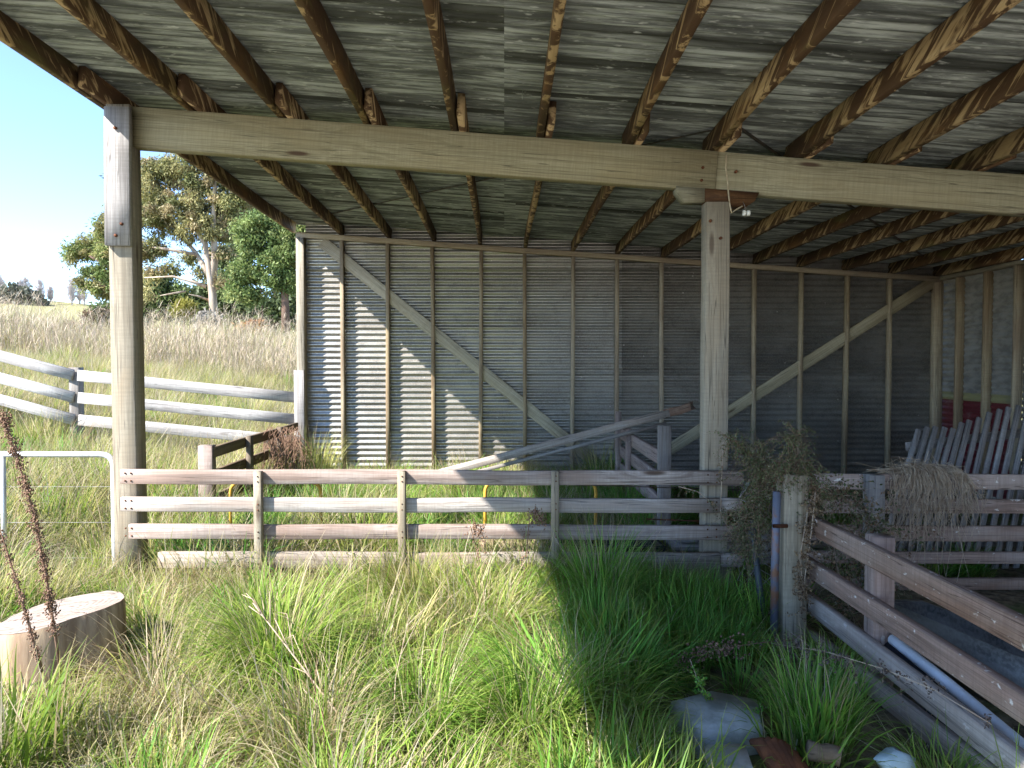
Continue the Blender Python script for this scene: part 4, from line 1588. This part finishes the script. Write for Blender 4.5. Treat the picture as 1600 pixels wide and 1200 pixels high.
# ------------------------------------------------------------------ trees
def tree(name, base, limbs, lobes, Y, nleaf, lsize, cols, label, bark, sub_r=.5, depth=1.0, droop=.8, cat='tree', seed=1, per=110, group=None, asp=.28, jitter=.55):
    """limbs: pixel polylines with radius in m; lobes: (px, py, radius px) clumps of foliage, all standing round depth Y"""
    rr = np.random.default_rng(seed)
    k = F / Y
    root = thing(name, base, label, cat, group)
    mb = MB()
    for pts, r0 in limbs:
        off = rr.normal(0, .6)
        P = []
        for i, p in enumerate(pts):
            P.append(at(p[0], p[1], Y + off * i / max(1, len(pts) - 1)))
        mb.tube(P, [r0 * (1 - .75 * i / (len(P) - 1)) for i in range(len(P))], 8)
    mb.build('trunk', bark, root, True, origin=base)
    tot = sum(l[2] ** 2 for l in lobes)
    cents = []
    for (px, py, rp) in lobes:
        n = max(2, int(nleaf / per * rp ** 2 / tot))
        c0 = at(px, py, Y)
        R_ = rp / k
        for _ in range(n):
            d = rr.normal(0, 1, 3)
            d /= np.linalg.norm(d)
            d *= R_ * rr.uniform(.35, 1.0)
            cents.append(np.array(c0) + d * np.array([1, depth * 1.2, .85]))
    cents = np.array(cents)
    n = len(cents) * per
    ci = np.repeat(np.arange(len(cents)), per)
    csz = rr.uniform(.6, 1.25, len(cents)) * sub_r
    pos = cents[ci] + rr.normal(0, 1, (n, 3)) * (csz[ci] * jitter)[:, None] * np.array([1, 1, .75])
    d1 = rr.normal(0, 1, (n, 3)) + np.array([0, 0, -droop])
    d1 /= np.linalg.norm(d1, axis=1)[:, None]
    rv = rr.normal(0, 1, (n, 3))
    d2 = np.cross(d1, rv)
    d2 /= np.linalg.norm(d2, axis=1)[:, None]
    sz = lsize * rr.uniform(.6, 1.4, n)[:, None]
    a = pos
    b = pos + d1 * sz * .5 + d2 * sz * asp
    c = pos + d1 * sz
    d = pos + d1 * sz * .5 - d2 * sz * asp
    V = np.stack([a, b, c, d], 1).reshape(-1, 3)
    Fq = np.arange(n * 4)
    cc = np.array(cols)
    cl = cc[rr.integers(0, len(cc), len(cents))] * rr.uniform(.8, 1.2, (len(cents), 1))
    C = np.repeat(cl[ci] * rr.uniform(.75, 1.25, (n, 1)), 4, 0)
    me = mesh_np('crown', V, Fq, np.full(n, 4), False, C)
    me.materials.append(M['leaf'])
    o = bpy.data.objects.new('crown', me)
    COL.objects.link(o)
    place(o, Matrix.Identity(4), root)
    return root


def gbase(px, Y):
    p = at(px, 500, Y)
    return Vector((p.x, Y, float(hgt(p.x, Y))))


OLIVE = [(.29, .28, .12), (.34, .31, .14), (.21, .22, .09), (.35, .28, .16), (.40, .36, .17)]
DEEP = [(.11, .15, .075), (.14, .18, .08), (.16, .21, .085), (.09, .125, .065)]
MIDG = [(.18, .25, .085), (.23, .29, .10), (.14, .20, .07), (.28, .32, .12)]
Y = 42
b0 = gbase(337, Y)
tree('gum_tree', b0, [([(337, 545), (335, 505), (332, 460), (327, 420), (320, 380), (300, 345), (285, 310)], .32), ([(331, 455), (336, 400), (333, 350), (335, 300), (342, 255)], .26),
                      ([(328, 432), (316, 412), (306, 395), (280, 365), (250, 350)], .2), ([(322, 448), (300, 440), (270, 432), (225, 434)], .12), ([(329, 470), (310, 463), (295, 460)], .08),
                      ([(318, 380), (345, 340), (365, 310)], .16), ([(300, 345), (262, 330), (240, 300)], .13), ([(290, 455), (262, 460), (250, 462)], .07), ([(306, 398), (265, 390), (225, 385), (205, 370)], .12)],
     [(240, 300, 30), (290, 275, 34), (270, 330, 32), (310, 315, 30), (345, 270, 30), (235, 345, 26), (310, 350, 26), (355, 320, 26), (258, 262, 22), (225, 390, 20), (375, 300, 22), (338, 368, 18), (305, 240, 26), (350, 235, 20), (215, 330, 20), (235, 425, 15), (265, 418, 13), (292, 402, 11), (312, 425, 9), (248, 385, 15), (225, 460, 12), (362, 345, 15), (352, 395, 13), (348, 440, 10), (282, 365, 15), (200, 290, 22), (235, 262, 20)],
     Y, 62000, .22, OLIVE, 'tall olive gum tree with pale bent limbs seen between the corner post and the wall', M['bark'], .42, 1.1, .9, seed=61, asp=.16, per=130)
tree('gum_tree', gbase(200, Y + 2), [([(200, 530), (196, 470), (188, 430), (165, 412), (140, 400)], .28), ([(192, 450), (170, 450), (155, 445)], .12), ([(188, 430), (186, 380), (176, 340)], .16)],
     [(128, 392, 20), (148, 384, 20), (112, 398, 12), (150, 425, 18), (138, 440, 14), (168, 440, 20), (160, 458, 13), (172, 355, 22), (185, 390, 28), (195, 440, 22), (176, 405, 22)],
     Y + 2, 26000, .22, MIDG + OLIVE[:2], 'dark gum branches spreading left of the corner post', M['dark_bark'], .42, 1.0, .6, seed=62, asp=.16, jitter=.5)
tree('dense_tree', gbase(440, 38), [([(446, 540), (446, 480), (443, 430), (440, 380), (445, 330)], .26), ([(443, 440), (420, 410), (400, 385)], .14), ([(444, 420), (462, 390), (480, 370)], .12), ([(412, 530), (409, 470), (404, 410)], .05)],
     [(385, 362, 20), (410, 350, 22), (438, 368, 24), (395, 385, 22), (425, 395, 24), (380, 425, 20), (398, 425, 20), (440, 415, 22), (460, 395, 22), (372, 455, 16), (455, 440, 16), (392, 460, 15),
      (490, 400, 26), (500, 350, 28), (462, 350, 18), (430, 440, 15)],
     38, 42000, .2, MIDG, 'dense mid green rounded tree beside the left end of the shed wall', M['dark_bark'], .40, 1.1, .5, seed=63, asp=.2, per=130)
tree('dark_tree', gbase(420, 50), [([(430, 540), (432, 440), (436, 330)], .3)],
     [(345, 400, 16), (352, 360, 16), (345, 440, 18), (350, 325, 16), (385, 335, 26), (410, 318, 26), (440, 318, 26), (465, 340, 24), (375, 390, 24), (365, 440, 20), (400, 480, 24), (440, 480, 26), (470, 470, 26), (355, 470, 18), (500, 440, 40), (500, 320, 40), (372, 495, 18), (420, 505, 16), (462, 505, 18)],
     50, 40000, .34, DEEP, 'dark bluish tree standing behind the dense green one', M['dark_bark'], .8, .8, .4, seed=64, asp=.22)
tree('low_tree', gbase(255, 50), [([(255, 540), (252, 500), (240, 470)], .2)],
     [(225, 450, 18), (245, 470, 22), (222, 490, 20), (265, 480, 20), (300, 478, 18), (320, 460, 16), (250, 440, 14), (280, 462, 16), (345, 480, 16), (205, 480, 18), (165, 485, 14), (182, 500, 14), (310, 492, 14)],
     50, 30000, .3, DEEP + MIDG[:1], 'low dark scrubby tree under the gum limbs', M['dark_bark'], .6, .8, .3, seed=65, asp=.22)
tree('round_shrub', gbase(287, 36), [([(288, 535), (288, 505), (287, 490)], .06)], [(288, 483, 13), (279, 487, 9), (297, 486, 9), (288, 476, 8)], 36, 5200, .22, [(.24, .23, .04), (.20, .20, .035), (.28, .26, .06)],
     'round yellow green shrub above the weeds left of the gum trunk', M['dark_bark'], .22, 1, -.6, 'shrub', seed=66, asp=.08)
tree('orange_shrub', gbase(396, 34), [([(396, 540), (396, 520)], .05)], [(390, 511, 9), (402, 508, 10), (408, 515, 8), (380, 514, 7)], 34, 3000, .2, [(.42, .20, .10), (.36, .17, .085), (.48, .26, .14)],
     'small rusty orange dead shrub in the weeds below the dense tree', M['dark_bark'], .2, 1, 0, 'shrub', seed=67, asp=.2)
tree('brown_shrub', gbase(108, 26), [([(108, 560), (108, 530)], .04)], [(100, 525, 18), (118, 520, 16), (125, 535, 14), (88, 530, 10)], 26, 5000, .2, [(.17, .125, .075), (.13, .095, .055), (.21, .155, .095)],
     'brown dead shrub standing in the weeds left of the corner post', M['dark_bark'], .25, 1, -.5, 'shrub', seed=68, asp=.1)
tree('brown_shrub', gbase(150, 30), [([(150, 560), (150, 520)], .04)], [(145, 500, 12), (160, 496, 14), (170, 505, 14), (150, 515, 14)], 30, 5000, .22, [(.16, .12, .08), (.10, .09, .05), (.22, .13, .08)],
     'dark russet shrub just left of the corner post above the weeds', M['dark_bark'], .25, 1, -.3, 'shrub', seed=69, asp=.14)
tree('grey_shrub', gbase(322, 35), [([(322, 540), (322, 520)], .04)], [(322, 495, 10), (332, 500, 9), (315, 502, 8)], 35, 2400, .18, [(.34, .32, .28), (.28, .27, .22), (.40, .37, .33)],
     'pale grey bush at the foot of the gum trunk', M['dark_bark'], .2, 1, 0, 'shrub', seed=70, asp=.2)

# bare poplars on the ridge
PY_ = 250


def poplar(px, ytop, ybase, wpx, label, seed):
    rr = np.random.default_rng(seed)
    base = at(px, ybase, PY_)
    base = Vector((base.x, PY_ + rr.uniform(-8, 8), 0))
    base.z = float(hgt(base.x, base.y)) - .2
    k = F / PY_
    H = at(px, ytop, PY_).z - base.z
    W = wpx / k / 2
    root = thing('poplar_tree', base, label, 'tree', 'bare poplars on the far ridge')
    mb = MB()
    mb.tube([base, base + Vector((0, 0, H * .5)), base + Vector((0, 0, H))], [.32, .2, .05], 5)
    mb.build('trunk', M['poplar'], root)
    mb = MB()
    for i in range(130):
        t = rr.uniform(.12, .92)
        a = rr.uniform(0, 6.283)
        p = base + Vector((0, 0, H * t))
        reach = W * (.5 + 1.1 * math.sin(math.pi * min(1, t * 1.05)) ** .7) * rr.uniform(.4, 1)
        up_ = H * rr.uniform(.10, .22)
        q = p + Vector((math.cos(a) * reach * .6, math.sin(a) * reach * .6, up_ * .5))
        e = p + Vector((math.cos(a) * reach, math.sin(a) * reach, up_))
        e.z = min(e.z, base.z + H * 1.02)
        mb.tube([p, q, e], [.10, .075, .035], 3, False)
        for _ in range(2):
            e2 = q + Vector((rr.normal(0, .5), rr.normal(0, .5), rr.uniform(.6, 1.8)))
            mb.tube([q, e2], [.05, .03], 3, False)
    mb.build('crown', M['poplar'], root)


M['poplar'] = flat('bare poplar twigs', (.60, .54, .53), (.50, .45, .44), 1, .9)  # pale grey twigs, lightened further to put distance haze into the colour
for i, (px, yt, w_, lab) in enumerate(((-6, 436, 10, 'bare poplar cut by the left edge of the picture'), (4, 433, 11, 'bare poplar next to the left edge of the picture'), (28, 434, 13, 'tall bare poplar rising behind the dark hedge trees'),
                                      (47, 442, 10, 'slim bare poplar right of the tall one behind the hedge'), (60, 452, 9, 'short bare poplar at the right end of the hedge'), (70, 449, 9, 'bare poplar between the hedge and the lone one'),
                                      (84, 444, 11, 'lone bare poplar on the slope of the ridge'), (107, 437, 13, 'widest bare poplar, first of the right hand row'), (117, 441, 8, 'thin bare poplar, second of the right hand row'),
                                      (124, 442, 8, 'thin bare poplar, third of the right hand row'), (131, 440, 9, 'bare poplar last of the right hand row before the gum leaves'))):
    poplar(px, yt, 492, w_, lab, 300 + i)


def far_clump(px, py, lob, label, seed):
    root = tree('hedge_tree', gbase(px, 235), [([(px, 495), (px, py)], .4)], lob, 235, 3500, 1.3, [(.10, .11, .085), (.13, .135, .10)], label, M['dark_bark'], 1.8, .6, 0, 'tree', seed, 60, 'dark hedge trees on the far ridge', .35)  # leaf colours lightened to stand in for haze over the distance


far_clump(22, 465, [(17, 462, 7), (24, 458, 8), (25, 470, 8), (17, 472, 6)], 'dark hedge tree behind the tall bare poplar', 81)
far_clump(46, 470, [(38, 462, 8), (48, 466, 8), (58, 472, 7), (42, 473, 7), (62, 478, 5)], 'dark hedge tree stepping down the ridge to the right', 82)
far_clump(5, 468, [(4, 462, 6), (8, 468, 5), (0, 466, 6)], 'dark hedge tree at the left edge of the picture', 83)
